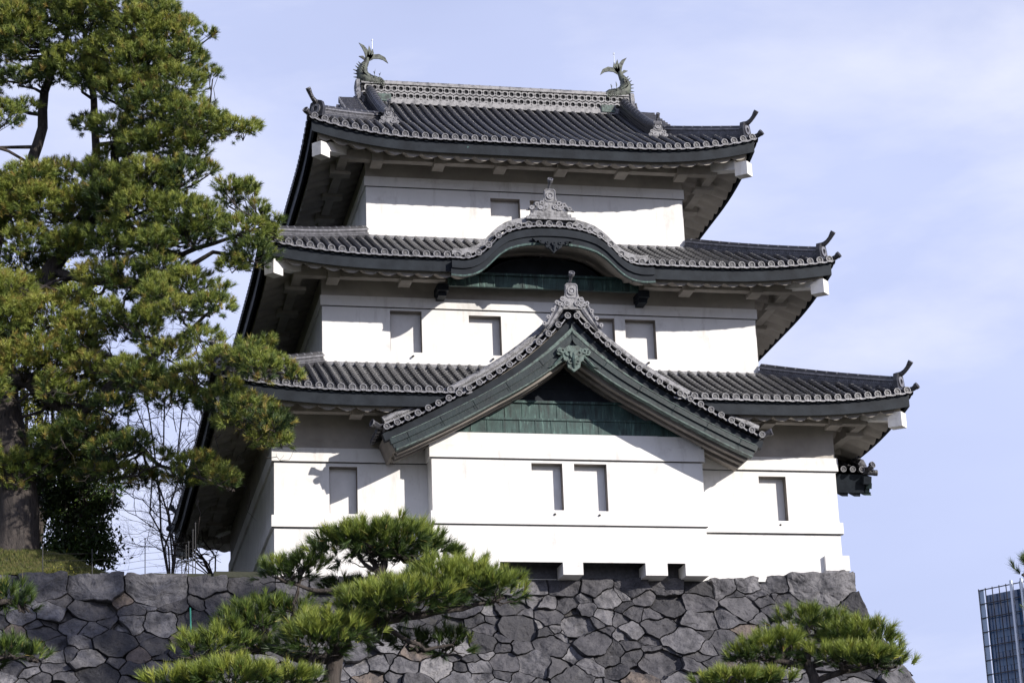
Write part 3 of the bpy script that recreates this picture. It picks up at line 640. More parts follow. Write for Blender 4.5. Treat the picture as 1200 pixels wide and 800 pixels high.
# --- straight gable over a bay (front; a second one on the right side)
def gcurve(off, half=5.35, n=46):
    """rake curve, offset along its normal; returns right side list of (dx, z)"""
    out = []
    for i in range(n):
        d = half*i/(n-1); e = 1e-3; sl = (zg(d+e)-zg(max(0, d-e)))/(e+min(d, e)) if d > 0 else (zg(.3)-zg(0))/.3
        l = math.hypot(1, sl)/((1+.30*max(0, 1-d/2.4)) if off < -.3 else 1); out.append((d-off*sl/l if off else d, zg(d)+off/l))
    return out
def gstrip(mb, o0, o1, y0, y1, half=5.35, mi=0):
    A = gcurve(o0, half); B = gcurve(o1, half)
    for s in (-1, 1):
        rows = []
        for (a, za), (b, zb) in zip(A, B):
            a, b = max(a, 0), max(b, 0)
            rows.append([(s*a, y0, za), (s*b, y0, zb), (s*b, y1, zb), (s*a, y1, za), (s*a, y0, za)])
        # meet on the centre line
        r = rows[0]; rows[0] = [(0, p[1], p[2]) for p in r]
        mb.grid(rows, mi, flip=s < 0)
        e = rows[-1]; mb.add(e[:4], [(0, 1, 2, 3)], mi)
def build_gable(loc, rz, sm=None):
    g = MB()
    n = 19
    for i in range(n):                                     # short verge tubes on the rake
        d = .12+5.1*i/(n-1) if i else .13
        for s in (-1, 1):
            z = zg(d); g.tube([(s*d, -1.5, z+.01), (s*d, -1.9, z)], [.075, .085], 10); disc_cap(g, (s*d, -1.93, z), (0, -1, 0), .09)
            if i < n-1:
                d2 = d+5.1/(n-1)*.5; z2 = zg(d2); sl = (zg(d2+.05)-zg(d2-.05))/.1
                a, b = Vector((s*(d2-.1), 0, z2-.1*sl*-1*-1)), Vector((s*(d2+.1), 0, z2+.1*sl))
                a = Vector((s*(d2-.09), 0, zg(d2-.09)-.03)); b = Vector((s*(d2+.09), 0, zg(d2+.09)-.03)); m_ = (a+b)/2+Vector((0, 0, -.035))
                g.grid([[(p.x, -1.9, p.z+.03) for p in (a, m_, b)], [(p.x, -1.9, p.z-.02) for p in (a, m_, b)]], 1)
                g.grid([[(p.x, -1.9, p.z-.02) for p in (a, m_, b)], [(p.x, -1.5, p.z-.02) for p in (a, m_, b)]], 2)
    def dmax(y):
        if y < -.02: return 5.35
        for k in range(60):
            d = k*.1
            if zg(d) < R1.ze+R1.a*(y+1.8)+R1.b*(y+1.8)**2: return d
        return 0
    y = -1.42
    while y < 1.5:                                        # rows running down both slopes
        dm = dmax(y)
        if dm > .3:
            for s in (-1, 1):
                k = max(3, int(dm/.4)); tile_row(g, [(s*dm*(1-j/(k-1)), y, zg(dm*(1-j/(k-1)))+.13) for j in range(k)], (0, 1, 0))
                if dm > 5: disc_cap(g, (s*5.40, y, zg(5.35)+.10), (s, 0, -.1))
        y += .285
    for s in (-1, 1):
        rows = [[(s*5.35*j/24, yy, zg(5.35*j/24)+.10) for j in range(25)] for yy in (-1.85, -.02)]; g.grid(rows, 0)
        for yy in np.arange(-.02, 1.5, .1):
            a, b = min(dmax(yy+.001)+.1, 5.3), min(dmax(yy+.1)+.1, 5.3); 
            g.grid([[(s*q*j/12, y2, zg(q*j/12)+.10) for j in range(13)] for y2, q in ((yy, a), (yy+.1, b))], 0)
    go = g.build('gable_roof', [TILE, TILE_EDGE, DARK, CAP], T, loc=loc); go.rotation_euler.z = rz
    for s in (-1, 1):
        path = [(s*d, -1.50, zg(d)+.14) for d in np.linspace(.02, 5.2, 30)]
        ridge('rake_ridge', path, .22, .27, go, lattice=False, lat=(0, 1, 0), pale=True)
        mb = MB(); p = Vector((s*5.2, -1.6, zg(5.2)+.08)); pts = [p, p+Vector((s*.18, -.06, -.02)), p+Vector((s*.36, -.1, .06))]
        mb.tube(pts, [.09, .075, .09], 8); disc_cap(mb, pts[-1]+Vector((s*.02, 0, 0)), (s, -.5, .3), .1); mb.build('ridge_end_ornament', [TILE, TILE_EDGE, DARK, CAP], go)
    b = MB(); gstrip(b, -.10, -.32, -1.74, -1.5); b.build('bargeboard', COPPER_DARK, go)
    b = MB(); gstrip(b, -.31, -.47, -1.80, -1.62, 5.25); gstrip(b, -.47, -.58, -1.75, -1.62, 5.22); gstrip(b, -.58, -.64, -1.80, -1.60, 5.2)
    for s in (-1, 1):                                     # seams of the copper sheet
        for k in range(6):
            d = .3+k*.9; sl = (zg(d+.05)-zg(d-.05))/.1; l = math.hypot(1, sl); nx, nz = -sl/l*s, 1/l
            q = lambda o, y: (s*d+nx*o, y, zg(d)+nz*o)
            b.tube([q(-.32, -1.805), q(-.60, -1.805)], .008, 4)
    b.build('bargeboard', GABLE, go)
    b = MB(); gstrip(b, -.645, -.675, -1.82, -1.60, 5.2); gstrip(b, -.30, -.318, -1.815, -1.79, 5.2); b.build('bargeboard_trim', COPPER_PALE, go)
    b = MB(); gstrip(b, -.06, -.60, -1.60, -.03, 5.2)
    for y0, y1 in ((-1.50, -1.32), (-1.12, -.94), (-.74 if False else -.70, -.56)): gstrip(b, -.60, -.72, y0, y1, 5.15)
    b.build('soffit', sm or PLASTER_SHADED, go)
    b = MB()                                               # copper pediment with seams and ledges
    top = [(d, zg(abs(d))-.3) for d in np.linspace(-4.4, 4.4, 41)]
    ub = MB(); ub.prism([(4.4, 4.52), (-4.4, 4.52)]+[(d, max(z, 4.53)) for d, z in top], lambda u, v, t: (u, -.60+.1*t, v))
    for zz in (4.95, 5.4): ub.box(-2.3, 2.3, -.64, -.60, zz, zz+.05)
    ub.build('shaded_pediment', COPPER_DARK, go)  # darker copper than below, bargeboard shade put into the colour
    b.box(-4.4, 4.4, -.66, -.56, 3.6, 4.5)
    b.box(-3.8, 3.78, -.76, -.66, 3.61, 3.98); b.box(-3.6, 3.6, -.80, -.66, 3.98, 4.04)
    for i in range(17): x = -3.6+.45*i; b.box(x-.012, x+.012, -.775, -.76, 3.63, 3.975)
    for i in range(12): x = -2.7+.49*i; b.box(x-.012, x+.012, -.675, -.66, 4.05, 4.5)
    b.box(-3, 3, -.72, -.56, 4.503, 4.57)
    b.build('pediment', COPPER, go)
    mb = MB()
    for s in (-1, 1): mb.box(s*3.95-.16, s*3.95+.16, -1.35, -.1, 3.55, 3.78)
    mb.box(-3.98, 3.98, -.98, -.80, 4.35, 4.37) if False else None
    mb.build('purlin', COPPER_DARK, go)
    pendant((0, -1.80, 5.80), .50, .74, COPPER_PALE, go)
    for s in (-1, 1): mb = MB(); mb.tube([(s*.3, -1.84, 5.52), (s*.46, -1.84, 5.34), (s*.56, -1.84, 5.24), (s*.7, -1.84, 5.18)], [.04, .04, .03, .012], 6); mb.build('pendant_scroll', COPPER_PALE, go)
    onigawara((0, -1.86, 6.86), (0, -1, 0), .74, go, fins=True)
    ridge('gable_top_ridge', [(0, -1.7+.32*j, 6.93) for j in range(11)], .3, .4, go, lattice=False)
    return go
g1 = build_gable((GC, 0, 0), 0); g1['label'] = 'large triangular front gable over the bay'
g2 = build_gable((16, 7.0, 0), pi/2, COPPER_DARK); g2['label'] = 'gable on the right side of the tower'
sb = MB(); sb.box(16.001, 16.75, 3.2, 10.8, 0, 3.6); sb.build('side_bay_wall', PLASTER, T)
# ------------------------------------------------------------------ STONE WALL
def batt(z):
    return float(np.interp(-z, [0, .75, 1.27, 1.9, 3.36, 5, 8, 16], [0, .12, .30, .55, 1.17, 1.9, 3.1, 6.2]))
def power_cells(P, Wt, bx):
    cells = []
    for i, (p, w) in enumerate(zip(P, Wt)):
        poly = [(bx[0], bx[2]), (bx[1], bx[2]), (bx[1], bx[3]), (bx[0], bx[3])]
        d = np.hypot(P[:, 0]-p[0], P[:, 1]-p[1]); idx = [j for j in np.argsort(d)[1:34] if d[j] < 3.2]
        for j in idx:
            q = P[j]; n = q-p; c = (q@q-p@p+w-Wt[j])/2; out = []
            for a, b in zip(poly, poly[1:]+poly[:1]):
                da, db = n@np.array(a)-c, n@np.array(b)-c
                if da <= 0: out.append(a)
                if da*db < 0: t = da/(da-db); out.append((a[0]+(b[0]-a[0])*t, a[1]+(b[1]-a[1])*t))
            poly = out
            if len(poly) < 3: break
        cells.append(poly)
    return cells
def stones(mb, tones, X0, X1, ztop, zbot, mapf, fixed=(), dens=1., seed=3):
    r = np.random.default_rng(seed); pts = []; wt = []
    sx = 1.28
    for (x, z, w) in fixed: pts.append((x/sx, z)); wt.append(w)
    nf = len(pts); x0, x1 = X0/sx, X1/sx
    def ok(x, z, dmin): return all((x-a)**2+(z-b)**2 > dmin**2 for a, b in pts)
    for z in (-.30,):
        x = x0+.2
        while x < x1-.2:
            if ok(x, ztop+z, .45): pts.append((x, ztop+z+r.uniform(-.04, .04))); wt.append(.05)
            x += r.uniform(.5, .85)
    z = ztop-.86; row = 0
    while z > zbot+.2:                                      # loose courses, strongly jittered
        x = x0+r.uniform(0, .4); hrow = r.uniform(.50, .74)
        while x < x1-.1:
            wst = r.uniform(.46, 1.02)
            px_, pz_ = x+r.normal(0, .07), z+r.normal(0, .15)
            if ok(px_, pz_, .30) and pz_ < ztop-.55 and r.random() > .06: pts.append((px_, pz_)); wt.append(r.uniform(-.07, .15))
            x += wst
        z -= hrow
    for dmin, w, tries in ((.44, .0, 900), (.30, -.03, 1300), (.21, -.05, 350)):
        tr = int(tries*(x1-x0)/24*((ztop-zbot)/7))
        for _ in range(tr):
            x, z = r.uniform(x0, x1), r.uniform(zbot, ztop-.5)
            if ok(x, z, dmin): pts.append((x, z)); wt.append(w)
    P = np.array(pts); cells = power_cells(P, np.array(wt), (x0, x1, zbot, ztop))
    for ci, poly in enumerate(cells):
        if len(poly) < 3: continue
        A = np.array(poly); A[:, 0] *= sx; c = A.mean(0)
        per = np.linalg.norm(A-np.roll(A, -1, 0), axis=1)
        if per.sum() < .25: continue
        B = []
        for a, b, l in zip(A, np.roll(A, -1, 0), per):       # resample the outline, cut corners slightly
            k = max(1, int(l/.085))
            for q in range(k): B.append(a+(b-a)*q/k)
        B = np.array(B); n = len(B); rad = np.sqrt(max(1e-4, abs(np.dot(A[:, 0], np.roll(A[:, 1], 1))-np.dot(A[:, 1], np.roll(A[:, 0], 1)))/2))
        B = (B+.04*(np.roll(B, 1, 0)+np.roll(B, -1, 0)))/1.08
        B = B+np.array([[mnoise(Vector((q[0]*3.5, q[1]*3.5, 1)))*.075+mnoise(Vector((q[0]*12, q[1]*12, 5)))*.03, mnoise(Vector((q[0]*3.5, q[1]*3.5, 9)))*.075+mnoise(Vector((q[0]*12, q[1]*12, 8)))*.03] for q in B])
        out = r.uniform(.02, .17)*min(1, rad/.6)+(.03 if ci < nf else 0); tx, tz = r.normal(0, .17, 2); rows = []
        if ci >= nf and r.random() < (.30 if rad < .32 else .05): out -= r.uniform(.10, .22)
        gap = r.uniform(.001, .016); bev = r.uniform(.006, .024); k1, k2 = r.uniform(.5, 1.6), r.uniform(0, 50); pa_, pb_ = r.normal(0, .16, 2), r.normal(0, .16, 2)
        for f_, y_ in ((gap*-.2, .30), (gap*.6, .10), (gap*.6+.008, .0), (gap*.6+bev, -.01-out*.85), (.15, None), (.3, None), (.45, None), (.6, None), (.8, None)):
            if f_ < .1: Q = c+(B-c)*np.maximum(0, (1-f_/np.maximum(.05, np.linalg.norm(B-c, axis=1))))[:, None]
            else: Q = c+(B-c)*(1-f_)
            rr = []
            for q in Q:
                nz = .06*mnoise(Vector((q[0]*2.2+k2, q[1]*2.2, k2)))+.045*mnoise(Vector((q[0]*6+k2, q[1]*6, 3)))+.018*mnoise(Vector((q[0]*15, q[1]*15, k2)))
                nz += min(.05, max(pa_@(q-c), pb_@(q-c), 0))
                if y_ is None: y = -out+nz
                else: y = y_+(nz*.8 if y_ < .05 else 0)
                y += (tx*(q[0]-c[0])+tz*(q[1]-c[1])) if y_ is None or y_ < .05 else 0
                rr.append(mapf(q[0], q[1], y))
            rows.append(rr+[rr[0]])
        f0 = len(mb.f); mb.grid(rows, 0)
        cc = mapf(c[0], c[1], -out+.06*mnoise(Vector((c[0]*2.2+k2, c[1]*2.2, k2)))); b0 = len(mb.v); mb.v.append(tuple(map(float, cc))); last = b0-(n+1)
        for q in range(n): mb.f.append((last+q, last+q+1, b0)); mb.m.append(0)
        tones.extend([float(min(1, max(0, r.beta(1.5, 1.9)*.9 if r.random() > .05 else .97)))]*(len(mb.f)-f0))
def top_line(x): return -.27+.25*smoothstep(x, 11.5, 16.2)
def map_front(x, z, y):
    b = batt(z); X = x+b*smoothstep(x, 9, 16.2); zz = z+top_line(x)*max(0, 1+z/3.)
    return (X, .02-b+y, zz)
def map_side(x, z, y):
    b = batt(z); Yp = x-b*(1-smoothstep(x, 0, 6)); return (16.2+b-y, Yp, z-.02)
mb = MB(); tones = []
fixed = [(15.2, -.30, .55), (13.9, -.25, .03), (13.1, -.25, .03), (12.4, -.25, .03), (11.7, -.3, .05), (15.9, -.98, .12), (15.2, -1.5, .3), (16.1, -2.1, .1), (15.3, -2.6, .3), (15.9, -3.3, .2)]
for x, w in ((-7.4, .35), (-6.0, .3), (-4.7, .4), (-3.1, .45), (-1.75, .2), (-.75, .2), (-8.9, .3), (-10.4, .3), (-12, .3)): fixed.append((x, -.30, w))
stones(mb, tones, -13.5, 16.2, 0, -6.5, map_front, fixed)
n_front = len(mb.f)
stones(mb, tones, 0, 15, 0, -6.5, map_side, [], seed=9)
sw = empty('stone_wall')
tag(sw, 'dark rough stone castle wall of irregular boulders carrying the white tower', 'stone wall')
o = mb.build('stone_facing', STONE, sw)
at_ = o.data.attributes.new('tone', 'FLOAT', 'FACE'); at_.data.foreach_set('value', tones)
mb = MB(); zs = [-.10, -1.3, -2.2, -3.4, -5, -8, -16]     # packed core behind the face stones
rows = [[(-46, .15-batt(z), z-.25), (15.95+batt(z), .15-batt(z), z-.25), (15.9+batt(z), 30, z-.25)] for z in zs]
mb.grid(rows); mb.build('stone_core', STONE_DARK, sw)
mb = MB(); tn = []; 
zs = [-6.45-i*.8 for i in range(13)]
for i, (a, b) in enumerate(zip(zs, zs[1:])):              # coarser courses low down
    x = -14.
    while x < 16:
        w = random.uniform(.8, 1.6); x2 = min(x+w, 16.2); g = .03
        A = [map_front(q, zz, 0) for q, zz in ((x+g, b+g), (x2-g, b+g), (x2-g, a-g), (x+g, a-g))]
        Bk = [(p[0], p[1]+.3, p[2]) for p in A]; Fr = [map_front(q, zz, -.1) for q, zz in ((x+.1, b+.1), (x2-.1, b+.1), (x2-.1, a-.1), (x+.1, a-.1))]
        mb.add(Bk+A+Fr, [(0, 1, 5, 4), (1, 2, 6, 5), (2, 3, 7, 6), (3, 0, 4, 7), (4, 5, 9, 8), (5, 6, 10, 9), (6, 7, 11, 10), (7, 4, 8, 11), (8, 9, 10, 11)]); tn += [random.random()*.8]*9
        x = x2
o = mb.build('lower_courses', STONE, sw); at_ = o.data.attributes.new('tone', 'FLOAT', 'FACE'); at_.data.foreach_set('value', tn)
# pale levelling sill under the tower's left end
mb = MB(); mb.box(-1.6, .1, .12, .9, -.30, -.14); mb.box(-3.2, -1.65, .2, .9, -.33, -.19); mb.build('kerb_stone', EARTH, sw)
# ------------------------------------------------------------------ GROUND
def bank(x, y): 
    left = smoothstep(-x, 2.9, 6.3)
    return -.30+left*(1.30*smoothstep(y, .2, 2.7)+.35*smoothstep(y, 2, 9))+(.05*sin(x*1.7+y)+.16*mnoise(Vector((x*.9, y*.9, 3)))+.05*mnoise(Vector((x*3.1, y*3.1, 7))))*left
mb = MB()
xs = list(np.concatenate([np.linspace(-46, -13, 12), np.linspace(-12, 0, 49), np.linspace(1, 16.3, 12)])); ys = list(np.concatenate([np.linspace(.3, 4, 20), np.linspace(4.5, 40, 18)]))
mb.grid([[(x, y, bank(x, y)) for x in xs] for y in ys]); g = mb.build('ground', GRASSM, smooth=True); tag(g, kind='structure')
mb = MB(); mb.grid([[(x, y, -15.4+.0*x) for x in np.linspace(-3000, 3000, 13)] for y in np.linspace(-2000, 5000, 15)]); g = mb.build('lower_ground', EARTH); tag(g, kind='structure')
# ------------------------------------------------------------------ foliage helpers
def tri_mesh(name, V, tone, mat_, parent, nper=3):
    """V (n, nper, 3) polygons, tone (n,)"""
    n = len(V); me = bpy.data.meshes.new(name)
    me.vertices.add(n*nper); me.vertices.foreach_set('co', V.reshape(-1).astype(np.float32))
    me.loops.add(n*nper); me.loops.foreach_set('vertex_index', np.arange(n*nper, dtype=np.int32))
    me.polygons.add(n); me.polygons.foreach_set('loop_start', np.arange(0, n*nper, nper, dtype=np.int32)); me.polygons.foreach_set('loop_total', np.full(n, nper, dtype=np.int32))
    me.update(calc_edges=True); me.materials.append(mat_)
    a = me.attributes.new('tone', 'FLOAT', 'FACE'); a.data.foreach_set('value', tone.astype(np.float32))
    o = bpy.data.objects.new(name, me); COL.objects.link(o)
    if parent: o.parent = parent
    return o
def nrm(v): return v/np.maximum(1e-9, np.linalg.norm(v, axis=-1, keepdims=True))
def shoots(C, A, n, slen, nlen, w, s0, s1, tone, tj=.12, droop=0.):
    """needle triangles around shoots with base C, axis A"""
    k = len(C); A = nrm(A); t = rng.random((k, n, 1)); base = C[:, None, :]+A[:, None, :]*slen*t
    R_ = rng.normal(size=(k, n, 3)); perp = nrm(R_-np.sum(R_*A[:, None, :], -1, keepdims=True)*A[:, None, :])
    th = rng.uniform(s0, s1, (k, n, 1)); d = A[:, None, :]*np.cos(th)+perp*np.sin(th); d[..., 2] -= droop
    d = nrm(d); side = nrm(np.cross(d, rng.normal(size=(k, n, 3))))*w/2
    tip = base+d*nlen*rng.uniform(.75, 1.1, (k, n, 1))
    V = np.stack([base-side, base+side, tip], 2).reshape(-1, 3, 3)
    tn = np.clip(np.repeat(tone, n)+rng.normal(0, tj, k*n), 0, .9)
    return V, tn
def branch(mb, a, b, r0, r1, sag=.1, n=6, wob=.06, sides=6):
    a, b = np.array(a, float), np.array(b, float); l = np.linalg.norm(b-a); pts = []
    for i in range(n):
        t = i/(n-1); p = a+(b-a)*t; p = p+np.array([0, 0, -sag*l*sin(pi*t)])
        if 0 < i < n-1: p = p+rng.normal(0, wob*l*.35, 3)
        pts.append(p)
    mb.tube(pts, [r0+(r1-r0)*(i/(n-1)) for i in range(n)], sides); return pts
# ------------------------------------------------------------------ BIG PINE at left
pine = tag(empty('pine_tree', tuple(at(20, 662, 2.5))), 'tall spreading dark green pine with a thick trunk beside the left of the tower', 'pine tree')
off = Vector(pine.location)
limbs = [([(16, 672, 2.5), (20, 640, 2.5), (22, 600, 2.5), (16, 540, 2.5), (6, 480, 2.6), (0, 430, 2.7), (-14, 370, 2.8), (-12, 300, 2.9)], [.78, .62, .56, .5, .44, .40, .36, .30]),
         ([(-4, 440, 2.6), (16, 395, 2.5), (36, 355, 2.5), (58, 318, 2.6), (90, 278, 2.7), (108, 230, 2.8), (113, 180, 2.9), (110, 115, 3), (100, 60, 3), (95, 15, 3)], [.30, .27, .27, .25, .21, .15, .12, .10, .07, .04]),
         ([(-12, 300, 2.9), (8, 240, 3), (37, 190, 3), (50, 150, 3), (52, 108, 3), (75, 60, 3), (85, 5, 3)], [.3, .22, .17, .15, .13, .09, .05]),
         ([(92, 278, 2.7), (118, 248, 2.5), (138, 215, 2.4), (134, 180, 2.3), (150, 130, 2.2), (180, 80, 2), (195, 20, 2)], [.16, .14, .13, .12, .09, .06, .03]),
         ([(2, 440, 2.6), (34, 448, 2.2), (60, 470, 1.9), (92, 488, 1.6), (115, 465, 1.2), (140, 440, .8), (180, 415, .3), (225, 385, -.2), (260, 355, -.5)], [.24, .2, .18, .15, .12, .11, .09, .06, .03]),
         ([(92, 488, 1.6), (130, 455, 1), (175, 450, .2), (230, 455, -.8), (280, 470, -1.8), (325, 505, -2.4)], [.13, .11, .10, .08, .06, .03]),
         ([(175, 450, .2), (220, 430, -.8), (270, 425, -1.8), (340, 440, -2.8)], [.09, .07, .05, .02]),
         ([(108, 235, 2.8), (140, 260, 2), (175, 285, 1.2), (210, 300, .6), (250, 285, 0), (310, 265, -.6)], [.12, .11, .10, .08, .06, .03]),
         ([(60, 318, 2.6), (110, 330, 2), (160, 330, 1.4), (210, 320, .8), (250, 295, .2), (290, 300, -.2)], [.14, .11, .09, .08, .06, .03]),
         ([(60, 470, 1.9), (110, 500, 1.2), (150, 510, .6), (185, 545, 0), (235, 560, -.6), (275, 575, -.8)], [.09, .08, .06, .05, .04, .02]),
         ([(113, 170, 2.9), (150, 165, 2.4), (200, 158, 1.8), (250, 155, 1.2), (292, 150, .8)], [.07, .06, .05, .04, .02]),
         ([(51, 135, 3), (20, 128, 3), (-30, 120, 3)], [.06, .05, .04]), ([(42, 172, 3), (10, 172, 3), (-30, 175, 3)], [.06, .05, .04]),
         ([(57, 205, 2.8), (10, 178, 2.6), (-20, 165, 2.6)], [.045, .045, .05])]
mb = MB(); nodes = []
for pts, rad in limbs:
    P = [Vector(at(*p))-off for p in pts]; Q = []; RR = []
    for i in range(len(P)-1):
        for t in (0, .5):
            Q.append(P[i].lerp(P[i+1], t)+Vector(rng.normal(0, .03, 3))*(1 if t else .3)); RR.append(rad[i]+(rad[i+1]-rad[i])*t)
    Q.append(P[-1]); RR.append(rad[-1]); mb.tube(Q, RR, 12 if rad[0] > .2 else 8)
    for q, r_ in zip(Q, RR):
        if r_ < .26: nodes.append((np.array(q), r_))
for ang in range(7):                                       # root flare
    a = ang*pi*2/7; b0 = Vector(at(19, 645, 2.5))-off; mb.tube([b0, b0+Vector((cos(a)*.5, sin(a)*.5, -.35)), b0+Vector((cos(a)*.95, sin(a)*.9, -.75))], [.3, .2, .08], 7)
tr = mb.build('trunk', BARK, pine); smooth_angle(tr, 60)
blobs = """20 25 35 25;60 20 35 25;100 25 35 28;140 15 35 25;165 40 30 25;190 20 20 18;195 50 25 22;222 38 14 12;245 40 7 6;215 75 30 14;247 92 9 6;30 55 35 18;10 38 20 18;90 75 32 20;130 70 32 25;170 80 35 22;
205 100 34 16;150 110 35 18;110 95 28 16;60 88 22 11;12 66 16 8;22 92 14 8;8 136 20 13;32 127 13 6;100 145 16 6;137 150 28 11;180 130 35 20;215 135 35 18;240 150 32 13;272 155 22 10;294 152 9 7;190 165 28 12;225 168 16 8;155 173 20 8;
35 218 32 18;72 207 22 12;15 245 25 24;50 250 35 25;90 245 28 20;108 205 14 12;140 212 26 14;130 240 30 20;175 210 30 22;212 205 26 16;244 200 10 8;165 250 32 22;205 250 35 22;240 260 26 16;270 238 12 12;296 228 11 13;299 250 12 12;
284 275 26 14;318 263 11 8;322 275 8 6;295 300 26 15;270 315 16 9;220 280 25 13;30 290 28 16;85 285 25 14;130 280 25 17;172 290 24 14;192 318 26 12;222 330 28 13;150 330 30 16;110 325 24 12;
18 345 25 20;10 380 20 22;55 378 35 22;88 352 18 10;92 395 28 16;125 372 18 12;60 415 36 14;20 415 25 8;105 430 25 10;172 385 15 22;185 352 20 10;215 365 24 12;248 360 24 10;262 343 12 8;195 410 28 9;238 395 22 8;
150 440 28 14;170 450 32 14;203 465 32 12;235 442 24 10;265 430 27 12;300 425 27 11;290 408 10 5;318 402 9 6;335 430 12 8;345 443 7 5;255 475 28 12;290 480 28 13;315 500 22 12;330 516 9 8;272 498 22 7;
130 480 24 10;80 470 28 10;40 545 32 14;12 560 20 20;62 520 30 12;100 508 32 12;130 530 28 11;158 522 22 9;110 560 28 9;150 558 26 7;228 547 22 9;258 562 19 8;212 566 18 6;268 575 9 5;192 538 12 6;-20 30 30 30;-20 90 20 18;-25 240 25 30;-25 350 28 35;-25 460 28 25;-20 545 20 20;40 -10 30 14;110 -12 34 14;170 -2 20 9"""
Cs, As, Tn = [], [], []
br = MB()
EDGE = [(0, 215), (45, 252), (85, 255), (110, 238), (150, 296), (175, 262), (205, 240), (225, 300), (262, 325), (300, 312), (322, 240), (345, 265), (370, 262), (392, 225), (402, 300), (425, 340), (455, 338), (480, 315), (515, 330), (530, 285), (560, 280), (580, 150), (600, 40)]
GAPS = [(45, 112, 42, 14), (80, 165, 34, 28), (20, 175, 30, 22), (150, 192, 14, 7), (232, 200, 14, 14), (205, 300, 22, 7), (262, 352, 26, 12), (225, 385, 12, 12), (180, 385, 14, 10), (258, 402, 40, 10), (150, 425, 10, 14), (225, 515, 50, 22), (240, 478, 22, 8), (60, 200, 10, 12)]
def inside(x, y):
    return x < np.interp(y, [e[0] for e in EDGE], [e[1] for e in EDGE])-14 and all(((x-a)/c)**2+((y-b)/d)**2 > 1.6 for a, b, c, d in GAPS)
fill = []
lr = np.random.default_rng(21)
while len(fill) < 190:
    x, y = lr.uniform(-20, 330), lr.uniform(-10, 575)
    if inside(x, y) and all((x-a)**2+(y-b)**2*1.6 > 17**2 for a, b, *_ in fill): fill.append((x, y, lr.uniform(13, 22), lr.uniform(9, 15)))
    elif lr.random() < .002: break
blist = [tuple(map(float, bl.split()))+(0,) for bl in blobs.replace('\n', '').split(';')]+[f+(1,) for f in fill]
for x, y, rx, ry, isf in blist:
    rx *= 1.08; ry *= 1.3; base_Y = 2.3-1.9*smoothstep(x, 60, 190)-3.0*smoothstep(x, 180, 330)*(1 if y > 330 else .35)-(.8 if 330 < y < 540 else 0)
    lay = ([base_Y-.5, base_Y+rng.uniform(.6, 1.4)] if rx > 15 else [base_Y]) if not isf else [base_Y+rng.uniform(-.9, 1.9)]
    for Yd in lay:
        c = at(x+rng.normal(0, 3), y+rng.normal(0, 2.5), Yd)-np.array(off); sc = (Yd-CAM[1])/F_PX*1.05; ax, az = rx*sc, ry*sc
        nn = int(12+ax*az*(260 if not isf else 300)); u = nrm(rng.normal(size=(nn, 3))); rr = rng.uniform(.45, 1., (nn, 1))**.6
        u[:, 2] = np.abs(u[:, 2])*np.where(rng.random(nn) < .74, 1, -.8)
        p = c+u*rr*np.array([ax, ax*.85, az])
        Cs.append(p); As.append(u*np.array([.8, .8, .5])+np.array([0, 0, .65])+rng.normal(0, .28, (nn, 3))); g = rng.normal(0, .10)+(.10 if x < 120 and 200 < y < 450 else 0)+(-.18 if (y > 470 and 60 < x < 180) else 0)  # tone offset g: sunlit left boughs painted lighter, low crown darker
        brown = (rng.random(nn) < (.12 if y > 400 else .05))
        Tn.append(np.where(brown, .98, .46+g+.24*u[:, 2]+rng.normal(0, .13, nn)))  # light from above put into the tone, tops lighter than undersides
        j = min(nodes, key=lambda q: np.linalg.norm((q[0]-c)*np.array([.8, .8, 1.6]))); r0 = min(.055, j[1]*.6)
        pts = branch(br, j[0], c+np.array([0, 0, -az*.45]), r0, .018, .04, 6, .1)
        for k in range(max(4, int(nn/20))):
            q = p[rng.integers(nn)]; s = pts[int(rng.integers(2, 6))]; branch(br, s, q, .014, .006, -.05, 4, .08, 4)
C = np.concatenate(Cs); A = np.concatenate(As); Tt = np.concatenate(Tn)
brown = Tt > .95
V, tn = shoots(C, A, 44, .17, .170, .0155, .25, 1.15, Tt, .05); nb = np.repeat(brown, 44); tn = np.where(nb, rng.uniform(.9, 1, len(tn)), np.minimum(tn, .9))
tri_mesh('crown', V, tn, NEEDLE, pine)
for nd in range(90):                                       # bare dead twigs low in the crown
    x, y = rng.uniform(60, 320), rng.uniform(400, 590); a = at(x, y, rng.uniform(-1, 2))-np.array(off); b = a+rng.normal(0, .45, 3); pp = branch(br, a, b, .014, .004, .0, 5, .15, 4)
    for k in range(3): branch(br, pp[2+k % 3], pp[2+k % 3]+rng.normal(0, .22, 3), .006, .003, 0, 4, .1, 3)
br.build('branches', BARK, pine)
